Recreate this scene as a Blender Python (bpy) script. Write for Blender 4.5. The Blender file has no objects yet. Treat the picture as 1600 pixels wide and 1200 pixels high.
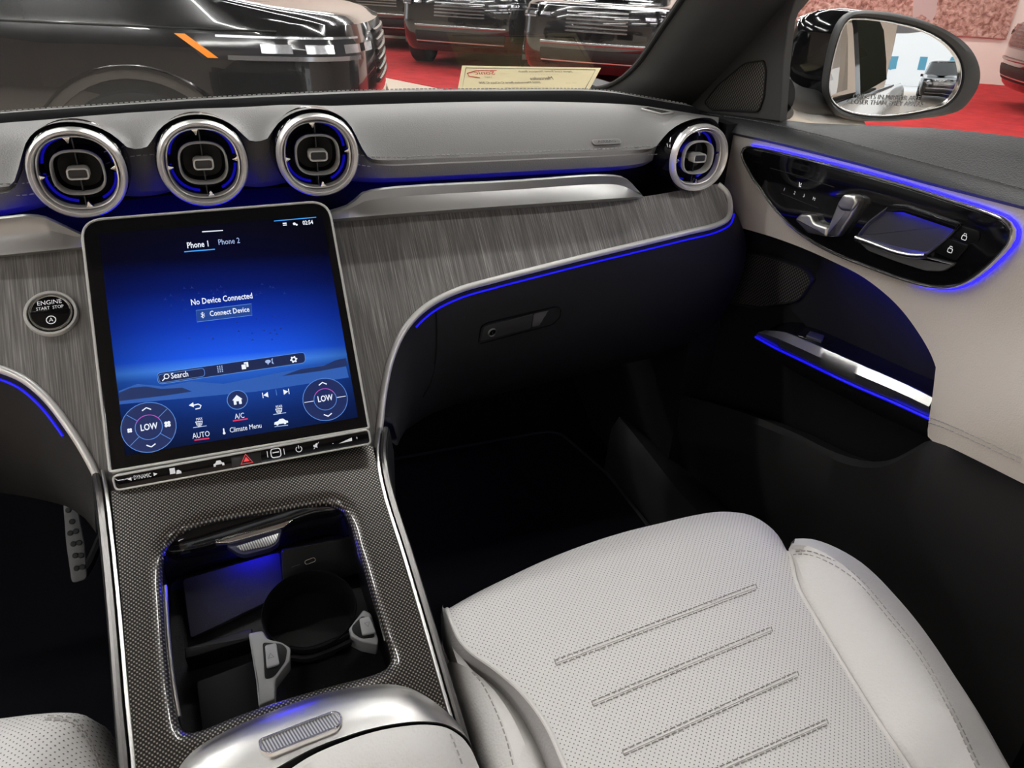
import bpy, bmesh, math, random
import numpy as np
from mathutils import Vector, Matrix
from mathutils.bvhtree import BVHTree

# ------------------------------------------------------------------ camera, world, exposure
SC = bpy.context.scene
COL = SC.collection
CAM_POS = np.array([-.0156, -.892, 1.0986])
YAW, PITCH, ROLL, FPX = math.radians(23.884), math.radians(28.315), math.radians(3.09), 1177.2
_f = np.array([math.sin(YAW) * math.cos(PITCH), math.cos(YAW) * math.cos(PITCH), -math.sin(PITCH)])
_r = np.array([math.cos(YAW), -math.sin(YAW), 0.])
_u = np.cross(_r, _f)
CR = math.cos(ROLL) * _r + math.sin(ROLL) * _u
CU = -math.sin(ROLL) * _r + math.cos(ROLL) * _u
cam = bpy.data.cameras.new('camera')
cam.sensor_width = 36; cam.lens = FPX / 1600 * 36
cam.clip_start = .02; cam.clip_end = 200
camo = bpy.data.objects.new('camera', cam); COL.objects.link(camo)
camo.matrix_world = Matrix([[CR[0], CU[0], -_f[0], CAM_POS[0]], [CR[1], CU[1], -_f[1], CAM_POS[1]],
                            [CR[2], CU[2], -_f[2], CAM_POS[2]], [0, 0, 0, 1]])
SC.camera = camo
SC.view_settings.view_transform = 'Standard'; SC.view_settings.look = 'None'
SC.view_settings.gamma = 1; SC.view_settings.use_curve_mapping = False
SC.view_settings.exposure = 1.15
SC.cycles.use_denoising = True
SC.cycles.max_bounces = 8
SC.cycles.transparent_max_bounces = 16
SC.cycles.sample_clamp_indirect = 6
SC.cycles.caustics_reflective = False; SC.cycles.caustics_refractive = False
W = bpy.data.worlds.new('world'); SC.world = W; W.use_nodes = True
W.node_tree.nodes['Background'].inputs[0].default_value = (.93, .96, 1, 1)
W.node_tree.nodes['Background'].inputs[1].default_value = .7
TUBE_POWER = 30.0
GZ = -.12            # showroom floor level; the car's own floor is higher

# ------------------------------------------------------------------ geometry helpers
def ray(px, py):
    return _f + (px - 800) / FPX * CR - (py - 600) / FPX * CU
def _pl(px, py, ax, v):
    d = ray(px, py); return CAM_POS + d * ((v - CAM_POS[ax]) / d[ax])
def PX(px, py, v): return _pl(px, py, 0, v)
def PY(px, py, v): return _pl(px, py, 1, v)
def PZ(px, py, v): return _pl(px, py, 2, v)
def PP(px, py, o, n):
    d = ray(px, py); n = np.asarray(n, float); return CAM_POS + d * (np.dot(np.asarray(o) - CAM_POS, n) / np.dot(d, n))
def nrm(v):
    v = np.asarray(v, float); return v / (np.linalg.norm(v) + 1e-12)

def cr(pts, n, closed=False):
    """smooth curve through pts, resampled to n points by arc length"""
    p = [np.asarray(q, float) for q in pts]; m = len(p); out = []
    segs = m if closed else m - 1
    for i in range(segs):
        if closed: a, b, c, d = p[(i - 1) % m], p[i], p[(i + 1) % m], p[(i + 2) % m]
        else:
            b, c = p[i], p[i + 1]
            a = p[i - 1] if i else 2 * b - c
            d = p[i + 2] if i + 2 < m else 2 * c - b
        t0 = 0; t1 = t0 + max(1e-9, np.linalg.norm(b - a)) ** .5; t2 = t1 + max(1e-9, np.linalg.norm(c - b)) ** .5; t3 = t2 + max(1e-9, np.linalg.norm(d - c)) ** .5
        for k in range(16):
            t = t1 + (t2 - t1) * k / 16
            A1 = (t1 - t) / (t1 - t0) * a + (t - t0) / (t1 - t0) * b
            A2 = (t2 - t) / (t2 - t1) * b + (t - t1) / (t2 - t1) * c
            A3 = (t3 - t) / (t3 - t2) * c + (t - t2) / (t3 - t2) * d
            B1 = (t2 - t) / (t2 - t0) * A1 + (t - t0) / (t2 - t0) * A2
            B2 = (t3 - t) / (t3 - t1) * A2 + (t - t1) / (t3 - t1) * A3
            out.append((t2 - t) / (t2 - t1) * B1 + (t - t1) / (t2 - t1) * B2)
    out.append(p[0] if closed else p[-1])
    return resample(out, n, closed)
def resample(out, n, closed=False):
    out = np.array(out, float)
    s = np.concatenate([[0], np.cumsum(np.linalg.norm(np.diff(out, axis=0), axis=1))])
    t = np.linspace(0, s[-1], n + 1)[:-1] if closed else np.linspace(0, s[-1], n)
    return np.stack([np.interp(t, s, out[:, k]) for k in range(out.shape[1])], 1)

ORG = {}
def root(name, label, cat, loc=(0, 0, 0), group=None, kind=None):
    o = bpy.data.objects.new(name, None); COL.objects.link(o); o.location = loc
    o.empty_display_size = .02
    ORG[o.name] = np.asarray(loc, float)
    tag(o, label, cat, group, kind); return o
def tag(o, label=None, cat=None, group=None, kind=None):
    if label: o['label'] = label
    if cat: o['category'] = cat
    if group: o['group'] = group
    if kind: o['kind'] = kind
    return o
def mesh(name, v, f, mat, parent=None, smooth=True, angle=40):
    v = np.asarray(v, float)
    og = ORG[parent.name] if parent is not None else np.zeros(3)
    me = bpy.data.meshes.new(name)
    me.from_pydata([tuple(x) for x in (v - og)], [], [tuple(int(i) for i in q) for q in f])
    me.validate(); 
    bm = bmesh.new(); bm.from_mesh(me); bmesh.ops.remove_doubles(bm, verts=bm.verts, dist=1e-6)
    bmesh.ops.recalc_face_normals(bm, faces=bm.faces); bm.to_mesh(me); bm.free()
    if mat: me.materials.append(mat)
    o = bpy.data.objects.new(name, me); COL.objects.link(o)
    if smooth:
        me.polygons.foreach_set('use_smooth', [True] * len(me.polygons))
        try: me.set_sharp_from_angle(angle=math.radians(angle))
        except Exception: pass
    if parent is not None: o.parent = parent
    ORG[o.name] = og
    return o
class MB:
    """collects verts/faces"""
    def __init__(s): s.v = []; s.f = []
    def add(s, v, f):
        b = len(s.v); s.v += [tuple(x) for x in v]; s.f += [tuple(i + b for i in q) for q in f]; return s
    def build(s, name, mat, parent=None, smooth=True, angle=40): return mesh(name, s.v, s.f, mat, parent, smooth, angle)
def gridf(rows, cu=False, cv=False, cap0=False, cap1=False):
    R_ = [np.asarray(r, float) for r in rows]; m = len(R_); n = len(R_[0])
    v = np.concatenate(R_); f = []
    for i in range(m if cv else m - 1):
        for j in range(n if cu else n - 1):
            a = i * n + j; b = i * n + (j + 1) % n; c = ((i + 1) % m) * n + (j + 1) % n; d = ((i + 1) % m) * n + j
            f.append((a, b, c, d))
    if cap0: f.append(tuple(range(n))[::-1])
    if cap1: f.append(tuple((m - 1) * n + k for k in range(n)))
    return v, f
def grid(name, rows, mat, parent=None, cu=False, cv=False, cap0=False, cap1=False, smooth=True, angle=40):
    v, f = gridf(rows, cu, cv, cap0, cap1); return mesh(name, v, f, mat, parent, smooth, angle)
def lerp_rows(a, b, n, bulge=None):
    out = []
    for i in range(n):
        t = i / (n - 1); r = np.asarray(a) * (1 - t) + np.asarray(b) * t
        if bulge is not None: r = r + np.asarray(bulge) * (4 * t * (1 - t))
        out.append(r)
    return out
def tubef(pts, r, n=8, closed=False, prof=None, up=None):
    """sweep a round (or prof: list of (a,b)) section along pts"""
    P = np.asarray(pts, float); m = len(P)
    rr = np.full(m, r) if np.isscalar(r) else np.asarray(r, float)
    if prof is None: prof = [(math.cos(2 * math.pi * k / n), math.sin(2 * math.pi * k / n)) for k in range(n)]
    T = np.zeros_like(P)
    for i in range(m):
        a = P[(i - 1) % m] if closed or i else P[i]; b = P[(i + 1) % m] if closed or i < m - 1 else P[i]
        T[i] = nrm(b - a)
    if up is not None:
        U = np.array([nrm(np.asarray(up if np.ndim(up) == 1 else up[i]) - np.dot(np.asarray(up if np.ndim(up) == 1 else up[i]), T[i]) * T[i]) for i in range(m)])
    else:
        u = np.cross(T[0], [0, 0, 1.]); u = np.cross(T[0], [1., 0, 0]) if np.linalg.norm(u) < .1 else u
        U = [nrm(u)]
        for i in range(1, m):
            w = U[-1] - np.dot(U[-1], T[i]) * T[i]; U.append(nrm(w))
        U = np.array(U)
    rows = []
    for i in range(m):
        V_ = np.cross(T[i], U[i])
        rows.append([P[i] + rr[i] * (a * U[i] + b * V_) for a, b in prof])
    return gridf(rows, cu=True, cv=closed, cap0=not closed, cap1=not closed)
def tube(name, pts, r, mat, parent=None, n=8, closed=False, prof=None, up=None):
    v, f = tubef(pts, r, n, closed, prof, up); return mesh(name, v, f, mat, parent)
def boxf(c, ex, ey, ez):
    c, ex, ey, ez = map(lambda q: np.asarray(q, float), (c, ex, ey, ez))
    v = [c + a * ex + b * ey + d * ez for d in (-1, 1) for b in (-1, 1) for a in (-1, 1)]
    return v, [(0, 2, 3, 1), (4, 5, 7, 6), (0, 1, 5, 4), (2, 6, 7, 3), (0, 4, 6, 2), (1, 3, 7, 5)]
def inset(loop, d):
    """move a closed 2-D loop inwards by d (counter-clockwise or not)"""
    L = np.asarray(loop, float); n = len(L)
    area = .5 * sum(L[i][0] * L[(i + 1) % n][1] - L[(i + 1) % n][0] * L[i][1] for i in range(n)); s = 1 if area > 0 else -1
    out = []
    for i in range(n):
        a = nrm(L[i] - L[i - 1]); b = nrm(L[(i + 1) % n] - L[i])
        na = np.array([-a[1], a[0]]) * s; nb = np.array([-b[1], b[0]]) * s
        h = nrm(na + nb); c = max(.35, float(np.dot(h, na))); out.append(L[i] + h * d / c)
    return np.array(out)
def rrect(w, h, r, n=6):
    out = []
    for cx, cy, a0 in ((w / 2 - r, h / 2 - r, 0), (-w / 2 + r, h / 2 - r, 90), (-w / 2 + r, -h / 2 + r, 180), (w / 2 - r, -h / 2 + r, 270)):
        for k in range(n + 1):
            a = math.radians(a0 + 90 * k / n); out.append((cx + r * math.cos(a), cy + r * math.sin(a)))
    return np.array(out)
def round_poly(pts, r, n=5):
    """round the corners of a 2-D polygon"""
    P = [np.asarray(p, float) for p in pts]; m = len(P); out = []
    rr = [r] * m if np.isscalar(r) else r
    for i in range(m):
        a, b, c = P[i - 1], P[i], P[(i + 1) % m]
        d1, d2 = np.linalg.norm(a - b), np.linalg.norm(c - b); q = min(rr[i], d1 * .45, d2 * .45)
        s, e = b + (a - b) / d1 * q, b + (c - b) / d2 * q
        for k in range(n + 1):
            t = k / n; out.append((1 - t) ** 2 * s + 2 * t * (1 - t) * b + t * t * e)
    return np.array(out)
def circle(r, n=32, ry=None, p=2.0):
    ry = ry or r; out = []
    for k in range(n):
        a = 2 * math.pi * k / n; c, s = math.cos(a), math.sin(a)
        q = (abs(c) ** p + abs(s) ** p) ** (-1 / p); out.append((r * q * c, ry * q * s))
    return np.array(out)
class Frame:
    """a flat working plane: origin, ex (right), ey (up), n towards the viewer"""
    def __init__(s, o, ex, ey):
        s.o = np.asarray(o, float); s.ex = nrm(ex); s.n = nrm(np.cross(s.ex, ey)); s.ey = np.cross(s.n, s.ex)
    def P(s, u, v, w=0): return s.o + u * s.ex + v * s.ey + w * s.n
    def L(s, px, py, w=0):
        q = PP(px, py, s.o + w * s.n, s.n) - s.o; return np.array([q @ s.ex, q @ s.ey])
    def loop(s, pts, w=0): return np.array([s.L(x, y, w) for x, y in pts])
    def at(s, u, v, ang=0):
        c, q = math.cos(ang), math.sin(ang); return Frame(s.P(u, v), c * s.ex + q * s.ey, -q * s.ex + c * s.ey)
    def prismf(s, loop, z0, z1, bev=0, back=True):
        n = len(loop); rows = [[s.P(u, v, z0) for u, v in loop]]
        if bev:
            for k in range(4):
                a = math.pi / 2 * k / 3
                rows.append([s.P(u, v, z1 - bev + bev * math.sin(a)) for u, v in (inset(loop, bev * (1 - math.cos(a))) if k else loop)])
        else: rows.append([s.P(u, v, z1) for u, v in loop])
        return gridf(rows, cu=True, cap0=back, cap1=True)
    def prism(s, name, loop, z0, z1, mat, parent=None, bev=0, back=True):
        v, f = s.prismf(loop, z0, z1, bev, back); return mesh(name, v, f, mat, parent)
    def ring(s, name, outer, inner, z0, z1, mat, parent=None, bev=0):
        """flat ring between two loops of equal length"""
        o, i = np.asarray(outer), np.asarray(inner)
        rows = [[s.P(u, v, z0) for u, v in o], [s.P(u, v, z1 - bev) for u, v in o]]
        if bev:
            rows += [[s.P(u, v, z1) for u, v in o + (i - o) * .25], [s.P(u, v, z1) for u, v in o + (i - o) * .75]]
        else: rows += [[s.P(u, v, z1) for u, v in o]][:0]
        rows += [[s.P(u, v, z1 - bev) for u, v in i], [s.P(u, v, z0) for u, v in i]]
        v, f = gridf(rows, cu=True, cv=True); return mesh(name, v, f, mat, parent)
    def polyline(s, name, pts, wid, mat, parent=None, w=.0006, closed=False):
        """flat printed line"""
        P = np.asarray(pts, float); n = len(P); v = []; f = []
        for i in range(n):
            a = P[(i - 1) % n] if closed or i else P[i]; b = P[(i + 1) % n] if closed or i < n - 1 else P[i]
            t = nrm(b - a); q = np.array([-t[1], t[0]]) * wid / 2
            v += [s.P(*(P[i] + q), w), s.P(*(P[i] - q), w)]
        for i in range(n if closed else n - 1):
            j = (i + 1) % n; f.append((2 * i, 2 * i + 1, 2 * j + 1, 2 * j))
        if name is None: return v, f
        return mesh(name, v, f, mat, parent, smooth=False)
    def flat(s, name, polys, mat, parent=None, w=.0006):
        mb = MB()
        for L in polys: mb.add([s.P(u, v, w) for u, v in L], [tuple(range(len(L)))])
        return mb.build(name, mat, parent, smooth=False)
    def text(s, name, body, u, v, size, mat, parent=None, w=.0008, ang=0, align='CENTER', mirror=False, sx=1.0, bold=0, depth=0):
        c = bpy.data.curves.new(name, 'FONT'); c.body = body; c.size = size; c.align_x = align; c.align_y = 'CENTER'
        c.offset = bold; c.resolution_u = 2; c.extrude = depth
        t = bpy.data.objects.new(name, c); COL.objects.link(t); dg = bpy.context.evaluated_depsgraph_get(); dg.update()
        me = bpy.data.meshes.new_from_object(t.evaluated_get(dg)); co = [np.array(q.co) for q in me.vertices]; fs = [tuple(p.vertices) for p in me.polygons]
        bpy.data.objects.remove(t); bpy.data.meshes.remove(me); bpy.data.curves.remove(c)
        F = s.at(u, v, ang); k = -1 if mirror else 1
        return mesh(name, [F.P(q[0] * sx * k, q[1], w + q[2]) for q in co], fs, mat, parent, smooth=False)
BV = {}
def bvh(o):
    if o.name not in BV:
        og = ORG[o.name]; BV[o.name] = BVHTree.FromPolygons([Vector(np.array(v.co) + og) for v in o.data.vertices], [tuple(p.vertices) for p in o.data.polygons])
    return BV[o.name]
def hit(o, px, py, off=0.0):
    """the point of a built surface that a sight line meets, lifted by off"""
    d = ray(px, py); r = bvh(o).ray_cast(Vector(CAM_POS), Vector(nrm(d)))
    if r[0] is None:
        q = bvh(o).find_nearest(Vector(CAM_POS + d)); return np.array(q[0])
    n = np.array(r[1]); n = n if n @ d < 0 else -n
    return np.array(r[0]) + n * off
def stitches(pts, L=.0038, gap=.0022, r=.0006, n=4):
    """a row of separate thread stitches along a curve"""
    P = np.asarray(pts, float); ln = np.sum(np.linalg.norm(np.diff(P, axis=0), axis=1)); k = max(2, int(ln / (L + gap)))
    Q = resample(P, k * 3 + 1); v = []; f = []
    for i in range(k):
        a, b = Q[3 * i], Q[3 * i + 2]
        vv, ff = tubef([a, b], r, n); ff = [tuple(x + len(v) for x in q) for q in ff]; v += [tuple(x) for x in vv]; f += ff
    return v, f

# ------------------------------------------------------------------ materials
MATS = {}
def mat(name, col=(.5, .5, .5), rough=.5, metal=0., coat=0., emit=None, es=0., spec=.5, bump=None, trans=0):
    m = bpy.data.materials.new(name); m.use_nodes = True; MATS[name] = m
    b = m.node_tree.nodes['Principled BSDF']
    b.inputs['Base Color'].default_value = (*col, 1); b.inputs['Roughness'].default_value = rough; b.inputs['Metallic'].default_value = metal
    b.inputs['Coat Weight'].default_value = coat; b.inputs['Coat Roughness'].default_value = .05
    b.inputs['Specular IOR Level'].default_value = spec
    if emit: b.inputs['Emission Color'].default_value = (*emit, 1); b.inputs['Emission Strength'].default_value = es
    if bump:                                    # (scale, strength, kind)
        nt = m.node_tree; tc = nt.nodes.new('ShaderNodeTexCoord')
        if bump[2] == 'voronoi':
            t = nt.nodes.new('ShaderNodeTexVoronoi'); t.feature = 'SMOOTH_F1'; out = t.outputs['Distance']
        else:
            t = nt.nodes.new('ShaderNodeTexNoise'); t.inputs['Detail'].default_value = 3; out = t.outputs['Fac']
        t.inputs['Scale'].default_value = bump[0]
        nt.links.new(tc.outputs['Object'], t.inputs['Vector'])
        bp = nt.nodes.new('ShaderNodeBump'); bp.inputs['Strength'].default_value = bump[1]; bp.inputs['Distance'].default_value = .001
        nt.links.new(out, bp.inputs['Height']); nt.links.new(bp.outputs['Normal'], b.inputs['Normal'])
    return m
def nodes(m): return m.node_tree.nodes, m.node_tree.links, m.node_tree.nodes['Principled BSDF']
def mth(nt, op, a, b=None, c=None):
    n = nt.nodes.new('ShaderNodeMath'); n.operation = op
    for i, x in enumerate((a, b, c)):
        if x is None: continue
        if hasattr(x, 'links') or hasattr(x, 'is_linked'): nt.links.new(x, n.inputs[i])
        else: n.inputs[i].default_value = x
    return n.outputs[0]
def ramp(nt, fac, stops):
    r = nt.nodes.new('ShaderNodeValToRGB'); e = r.color_ramp.elements
    while len(e) < len(stops): e.new(.5)
    for k, (p, c) in zip(e, stops): k.position = p; k.color = (*c, 1)
    nt.links.new(fac, r.inputs[0]); return r.outputs[0]

leather_grey = mat('grey leather', (.180, .174, .170), .48, bump=(700, .25, 'voronoi'))
leather_black = mat('black leather', (.024, .024, .026), .45, bump=(700, .3, 'voronoi'))
leather_white = mat('white leather', (.70, .68, .655), .5, bump=(520, .35, 'voronoi'))
leather_beige = mat('beige leather', (.56, .51, .46), .5, bump=(620, .3, 'voronoi'))
thread_grey = mat('grey thread', (.42, .41, .40), .7)
thread_dark = mat('taupe thread', (.38, .36, .345), .7)
thread_black = mat('charcoal thread', (.12, .12, .12), .7)
plastic_black = mat('black plastic', (.010, .010, .011), .55, spec=.3, bump=(900, .2, 'noise'))
plastic_soft = mat('soft dark plastic', (.016, .016, .017), .6, spec=.35, bump=(900, .2, 'noise'))
pillar_grey = mat('pillar fabric', (.055, .055, .056), .6, bump=(1400, .3, 'noise'))
gloss_black = mat('gloss black', (.004, .004, .005), .07, spec=.5)
satin_black = mat('satin black', (.004, .004, .0045), .4, spec=.22)
chrome = mat('chrome', (.84, .82, .79), .24, 1.)
bright_chrome = mat('bright chrome', (.90, .88, .85), .2, 1.)
satin_silver = mat('satin silver', (.70, .69, .67), .32, 1.)
frame_silver = mat('frame silver', (.78, .77, .75), .36, .35)
silver_paint = mat('silver paint', (.56, .56, .55), .35, .75)
grey_plastic = mat('grey plastic', (.21, .21, .215), .45)
blue_light = mat('blue ambient light', (0, 0, .2), .5, emit=(.012, .008, 1), es=2.4)
blue_line = mat('blue light guide', (0, 0, .2), .5, emit=(.008, .005, 1), es=.36)
carpet_black = mat('black carpet', (.004, .004, .006), .95, spec=.1, bump=(900, .8, 'noise'))
rubber = mat('rubber', (.012, .012, .012), .7)
white_print = mat('white print', (.8, .8, .8), .5, emit=(.9, .93, 1), es=.12)
car_white = mat('white car paint', (.75, .72, .67), .25, coat=1.)

# perforated leather
leather_perf = mat('perforated leather', (.70, .675, .65), .5)
nt = leather_perf.node_tree
tc = nt.nodes.new('ShaderNodeTexCoord'); sx = nt.nodes.new('ShaderNodeSeparateXYZ'); nt.links.new(tc.outputs['Object'], sx.inputs[0])
PIT = .0046
def dots(ox, oy):
    a = mth(nt, 'FRACT', mth(nt, 'ADD', mth(nt, 'DIVIDE', sx.outputs[0], PIT), ox)); b = mth(nt, 'FRACT', mth(nt, 'ADD', mth(nt, 'DIVIDE', sx.outputs[1], PIT), oy))
    a = mth(nt, 'SUBTRACT', a, .5); b = mth(nt, 'SUBTRACT', b, .5)
    d = mth(nt, 'SQRT', mth(nt, 'ADD', mth(nt, 'MULTIPLY', a, a), mth(nt, 'MULTIPLY', b, b)))
    return d
dd = mth(nt, 'MINIMUM', dots(10, 10), dots(10.5, 10.5))
hole = mth(nt, 'SMOOTH_MIN', mth(nt, 'MULTIPLY', dd, 6.0), 1.0, .05)
col = ramp(nt, hole, [(0, (.13, .12, .12)), (.55, (.22, .2, .2)), (.85, (.70, .682, .665))])
b = nt.nodes['Principled BSDF']; nt.links.new(col, b.inputs['Base Color'])
vo = nt.nodes.new('ShaderNodeTexVoronoi'); vo.inputs['Scale'].default_value = 520; nt.links.new(tc.outputs['Object'], vo.inputs['Vector'])
h = mth(nt, 'ADD', mth(nt, 'MULTIPLY', vo.outputs['Distance'], .25), hole)
bp = nt.nodes.new('ShaderNodeBump'); bp.inputs['Strength'].default_value = .35; bp.inputs['Distance'].default_value = .001
nt.links.new(h, bp.inputs['Height']); nt.links.new(bp.outputs['Normal'], b.inputs['Normal'])

# open-pore grey wood with fine light lines running down the panel
wood = mat('grey open pore wood', (.2, .19, .18), .42)
nt = wood.node_tree; b = nt.nodes['Principled BSDF']
tc = nt.nodes.new('ShaderNodeTexCoord'); mp = nt.nodes.new('ShaderNodeMapping'); mp.inputs['Scale'].default_value = (1, .022, .022)
mp.inputs['Rotation'].default_value = (0, 0, 0)
nt.links.new(tc.outputs['Object'], mp.inputs['Vector'])
n1 = nt.nodes.new('ShaderNodeTexNoise'); n1.inputs['Scale'].default_value = 850; n1.inputs['Detail'].default_value = 3; nt.links.new(mp.outputs[0], n1.inputs['Vector'])
n2 = nt.nodes.new('ShaderNodeTexNoise'); n2.inputs['Scale'].default_value = 60; n2.inputs['Detail'].default_value = 2; nt.links.new(mp.outputs[0], n2.inputs['Vector'])
s = mth(nt, 'ADD', mth(nt, 'MULTIPLY', n1.outputs['Fac'], .75), mth(nt, 'MULTIPLY', n2.outputs['Fac'], .25))
nt.links.new(ramp(nt, s, [(.30, (.11, .105, .10)), (.47, (.19, .181, .173)), (.56, (.26, .248, .237)), (.70, (.46, .44, .42))]), b.inputs['Base Color'])
bp = nt.nodes.new('ShaderNodeBump'); bp.inputs['Strength'].default_value = .25; bp.inputs['Distance'].default_value = .001
nt.links.new(s, bp.inputs['Height']); nt.links.new(bp.outputs['Normal'], b.inputs['Normal'])

# metal-weave carbon trim
weave = mat('metal weave trim', (.1, .1, .1), .3, coat=1.)
nt = weave.node_tree; b = nt.nodes['Principled BSDF']; b.inputs['Coat Roughness'].default_value = .04
tc = nt.nodes.new('ShaderNodeTexCoord'); sx = nt.nodes.new('ShaderNodeSeparateXYZ'); nt.links.new(tc.outputs['Object'], sx.inputs[0])
K = 2 * math.pi / .0036
yy = mth(nt, 'MULTIPLY', mth(nt, 'ADD', sx.outputs[1], mth(nt, 'MULTIPLY', sx.outputs[2], .37)), .94)
w = mth(nt, 'MULTIPLY', mth(nt, 'SINE', mth(nt, 'MULTIPLY', sx.outputs[0], K)), mth(nt, 'SINE', mth(nt, 'MULTIPLY', yy, K)))
w = mth(nt, 'MULTIPLY_ADD', w, .5, .5)
nt.links.new(ramp(nt, w, [(.40, (.010, .0095, .009)), (.66, (.06, .055, .048)), (.88, (.38, .35, .30))]), b.inputs['Base Color'])
b.inputs['Metallic'].default_value = .35

# speaker mesh
speaker_mesh = mat('speaker mesh', (.012, .012, .012), .5, .3)
nt = speaker_mesh.node_tree; b = nt.nodes['Principled BSDF']
tc = nt.nodes.new('ShaderNodeTexCoord'); sx = nt.nodes.new('ShaderNodeSeparateXYZ'); nt.links.new(tc.outputs['Object'], sx.inputs[0])
K = 2 * math.pi / .0055
w = mth(nt, 'MULTIPLY', mth(nt, 'SINE', mth(nt, 'MULTIPLY', sx.outputs[1], K)), mth(nt, 'SINE', mth(nt, 'MULTIPLY', sx.outputs[2], K)))
nt.links.new(ramp(nt, mth(nt, 'MULTIPLY_ADD', w, .5, .5), [(.4, (.003, .003, .003)), (.7, (.12, .11, .10))]), b.inputs['Base Color'])
# fine ribbed metal
ribbed = mat('fine metal mesh', (.45, .45, .45), .35, .8)
nt = ribbed.node_tree; b = nt.nodes['Principled BSDF']
tc = nt.nodes.new('ShaderNodeTexCoord'); sx = nt.nodes.new('ShaderNodeSeparateXYZ'); nt.links.new(tc.outputs['Object'], sx.inputs[0])
K = 2 * math.pi / .0022
w = mth(nt, 'SINE', mth(nt, 'MULTIPLY', mth(nt, 'ADD', sx.outputs[0], mth(nt, 'MULTIPLY', sx.outputs[1], .25)), K))
nt.links.new(ramp(nt, mth(nt, 'MULTIPLY_ADD', w, .5, .5), [(.2, (.16, .16, .17)), (.8, (.62, .62, .63))]), b.inputs['Base Color'])

def glass_mat(name, tint=(1, 1, 1), refl=.07, rough=0.0):
    m = bpy.data.materials.new(name); m.use_nodes = True; nt = m.node_tree; nt.nodes.clear()
    o = nt.nodes.new('ShaderNodeOutputMaterial'); t = nt.nodes.new('ShaderNodeBsdfTransparent'); t.inputs[0].default_value = (*tint, 1)
    g = nt.nodes.new('ShaderNodeBsdfGlossy'); g.inputs['Roughness'].default_value = rough
    fr = nt.nodes.new('ShaderNodeFresnel'); fr.inputs[0].default_value = 1.35
    mx = nt.nodes.new('ShaderNodeMixShader'); nt.links.new(mth(nt, 'MULTIPLY', fr.outputs[0], refl), mx.inputs[0])
    nt.links.new(t.outputs[0], mx.inputs[1]); nt.links.new(g.outputs[0], mx.inputs[2]); nt.links.new(mx.outputs[0], o.inputs[0]); return m
wind_glass = glass_mat('windshield glass', (.96, .97, .96), .8)
side_glass = glass_mat('side glass', (.97, .98, .97), .5)
tint_glass = mat('tinted glass', (.01, .012, .012), .03)

# ================================================================== THE SETTING: showroom
wall_paint = mat('cream wall paint', (.86, .76, .68), .8)
floor_tile = mat('cream floor tile', (.74, .62, .50), .35)
red_carpet = mat('red carpet', (.52, .018, .022), .95)
nt = red_carpet.node_tree; b = nt.nodes['Principled BSDF']
tc = nt.nodes.new('ShaderNodeTexCoord'); n1 = nt.nodes.new('ShaderNodeTexNoise'); n1.inputs['Scale'].default_value = 6; n1.inputs['Detail'].default_value = 6
nt.links.new(tc.outputs['Object'], n1.inputs['Vector'])
nt.links.new(ramp(nt, n1.outputs['Fac'], [(.3, (.36, .006, .009)), (.7, (.54, .014, .018))]), b.inputs['Base Color'])
ceil_dark = mat('dark ceiling', (.02, .02, .022), .9)
def quad(name, pts, m, parent=None): return mesh(name, pts, [tuple(range(len(pts)))], m, parent, smooth=False)
def slab(name, lo, hi, m, parent=None):
    lo, hi = np.array(lo, float), np.array(hi, float); c = (lo + hi) / 2; h = (hi - lo) / 2
    v, f = boxf(c, (h[0], 0, 0), (0, h[1], 0), (0, 0, h[2])); return mesh(name, v, f, m, parent, smooth=False)

tag(slab('floor', (-16, -22, GZ - .2), (24, 22, GZ), floor_tile), 'cream tiled showroom floor', kind='structure')
A = PZ(585, 118, GZ)[:2]; B = PZ(690, 139, GZ)[:2]; d_ = nrm(B - A)
p1 = A - d_ * 14; p2 = A + d_ * 26; sd = np.array([d_[1], -d_[0]]); sd = sd if sd[0] > 0 else -sd
cp = [p1, p2, p2 + sd * 22, p1 + sd * 22]
mesh_ = [(*q, GZ - .002) for q in cp] + [(*q, GZ + .006) for q in cp]
tag(mesh('trim_1', mesh_, [(3, 2, 1, 0), (4, 5, 6, 7), (0, 1, 5, 4), (1, 2, 6, 5), (2, 3, 7, 6), (3, 0, 4, 7)], red_carpet, smooth=False), 'bright red showroom carpet', kind='structure')
WD = nrm(np.array([.769, -.639])); WN = np.array([.639, .769]); W0 = np.array([12.87, 8.6])
CEIL = 4.4
def wall(name, a, b, z0, z1, m, th=.2, kind='structure'):
    a, b = np.array(a), np.array(b); t = nrm(b - a); n = np.array([-t[1], t[0]]) * th
    v = [(*a, z0), (*b, z0), (*(b + n), z0), (*(a + n), z0), (*a, z1), (*b, z1), (*(b + n), z1), (*(a + n), z1)]
    return tag(mesh(name, v, [(3, 2, 1, 0), (4, 5, 6, 7), (0, 1, 5, 4), (1, 2, 6, 5), (2, 3, 7, 6), (3, 0, 4, 7)], m, smooth=False), kind=kind)
wall('wall_back', W0 + WD * 12, W0 - WD * 28, GZ, CEIL, wall_paint, -.2)['label'] = 'cream wall behind the red carpet'
wall('wall_left', (-14, -16), (-14, 24), GZ, CEIL, wall_paint)['label'] = 'cream side wall of the showroom'
wall('wall_right', W0 + WD * 8, (19, -16), GZ, CEIL, wall_paint)['label'] = 'cream end wall of the showroom'
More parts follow.
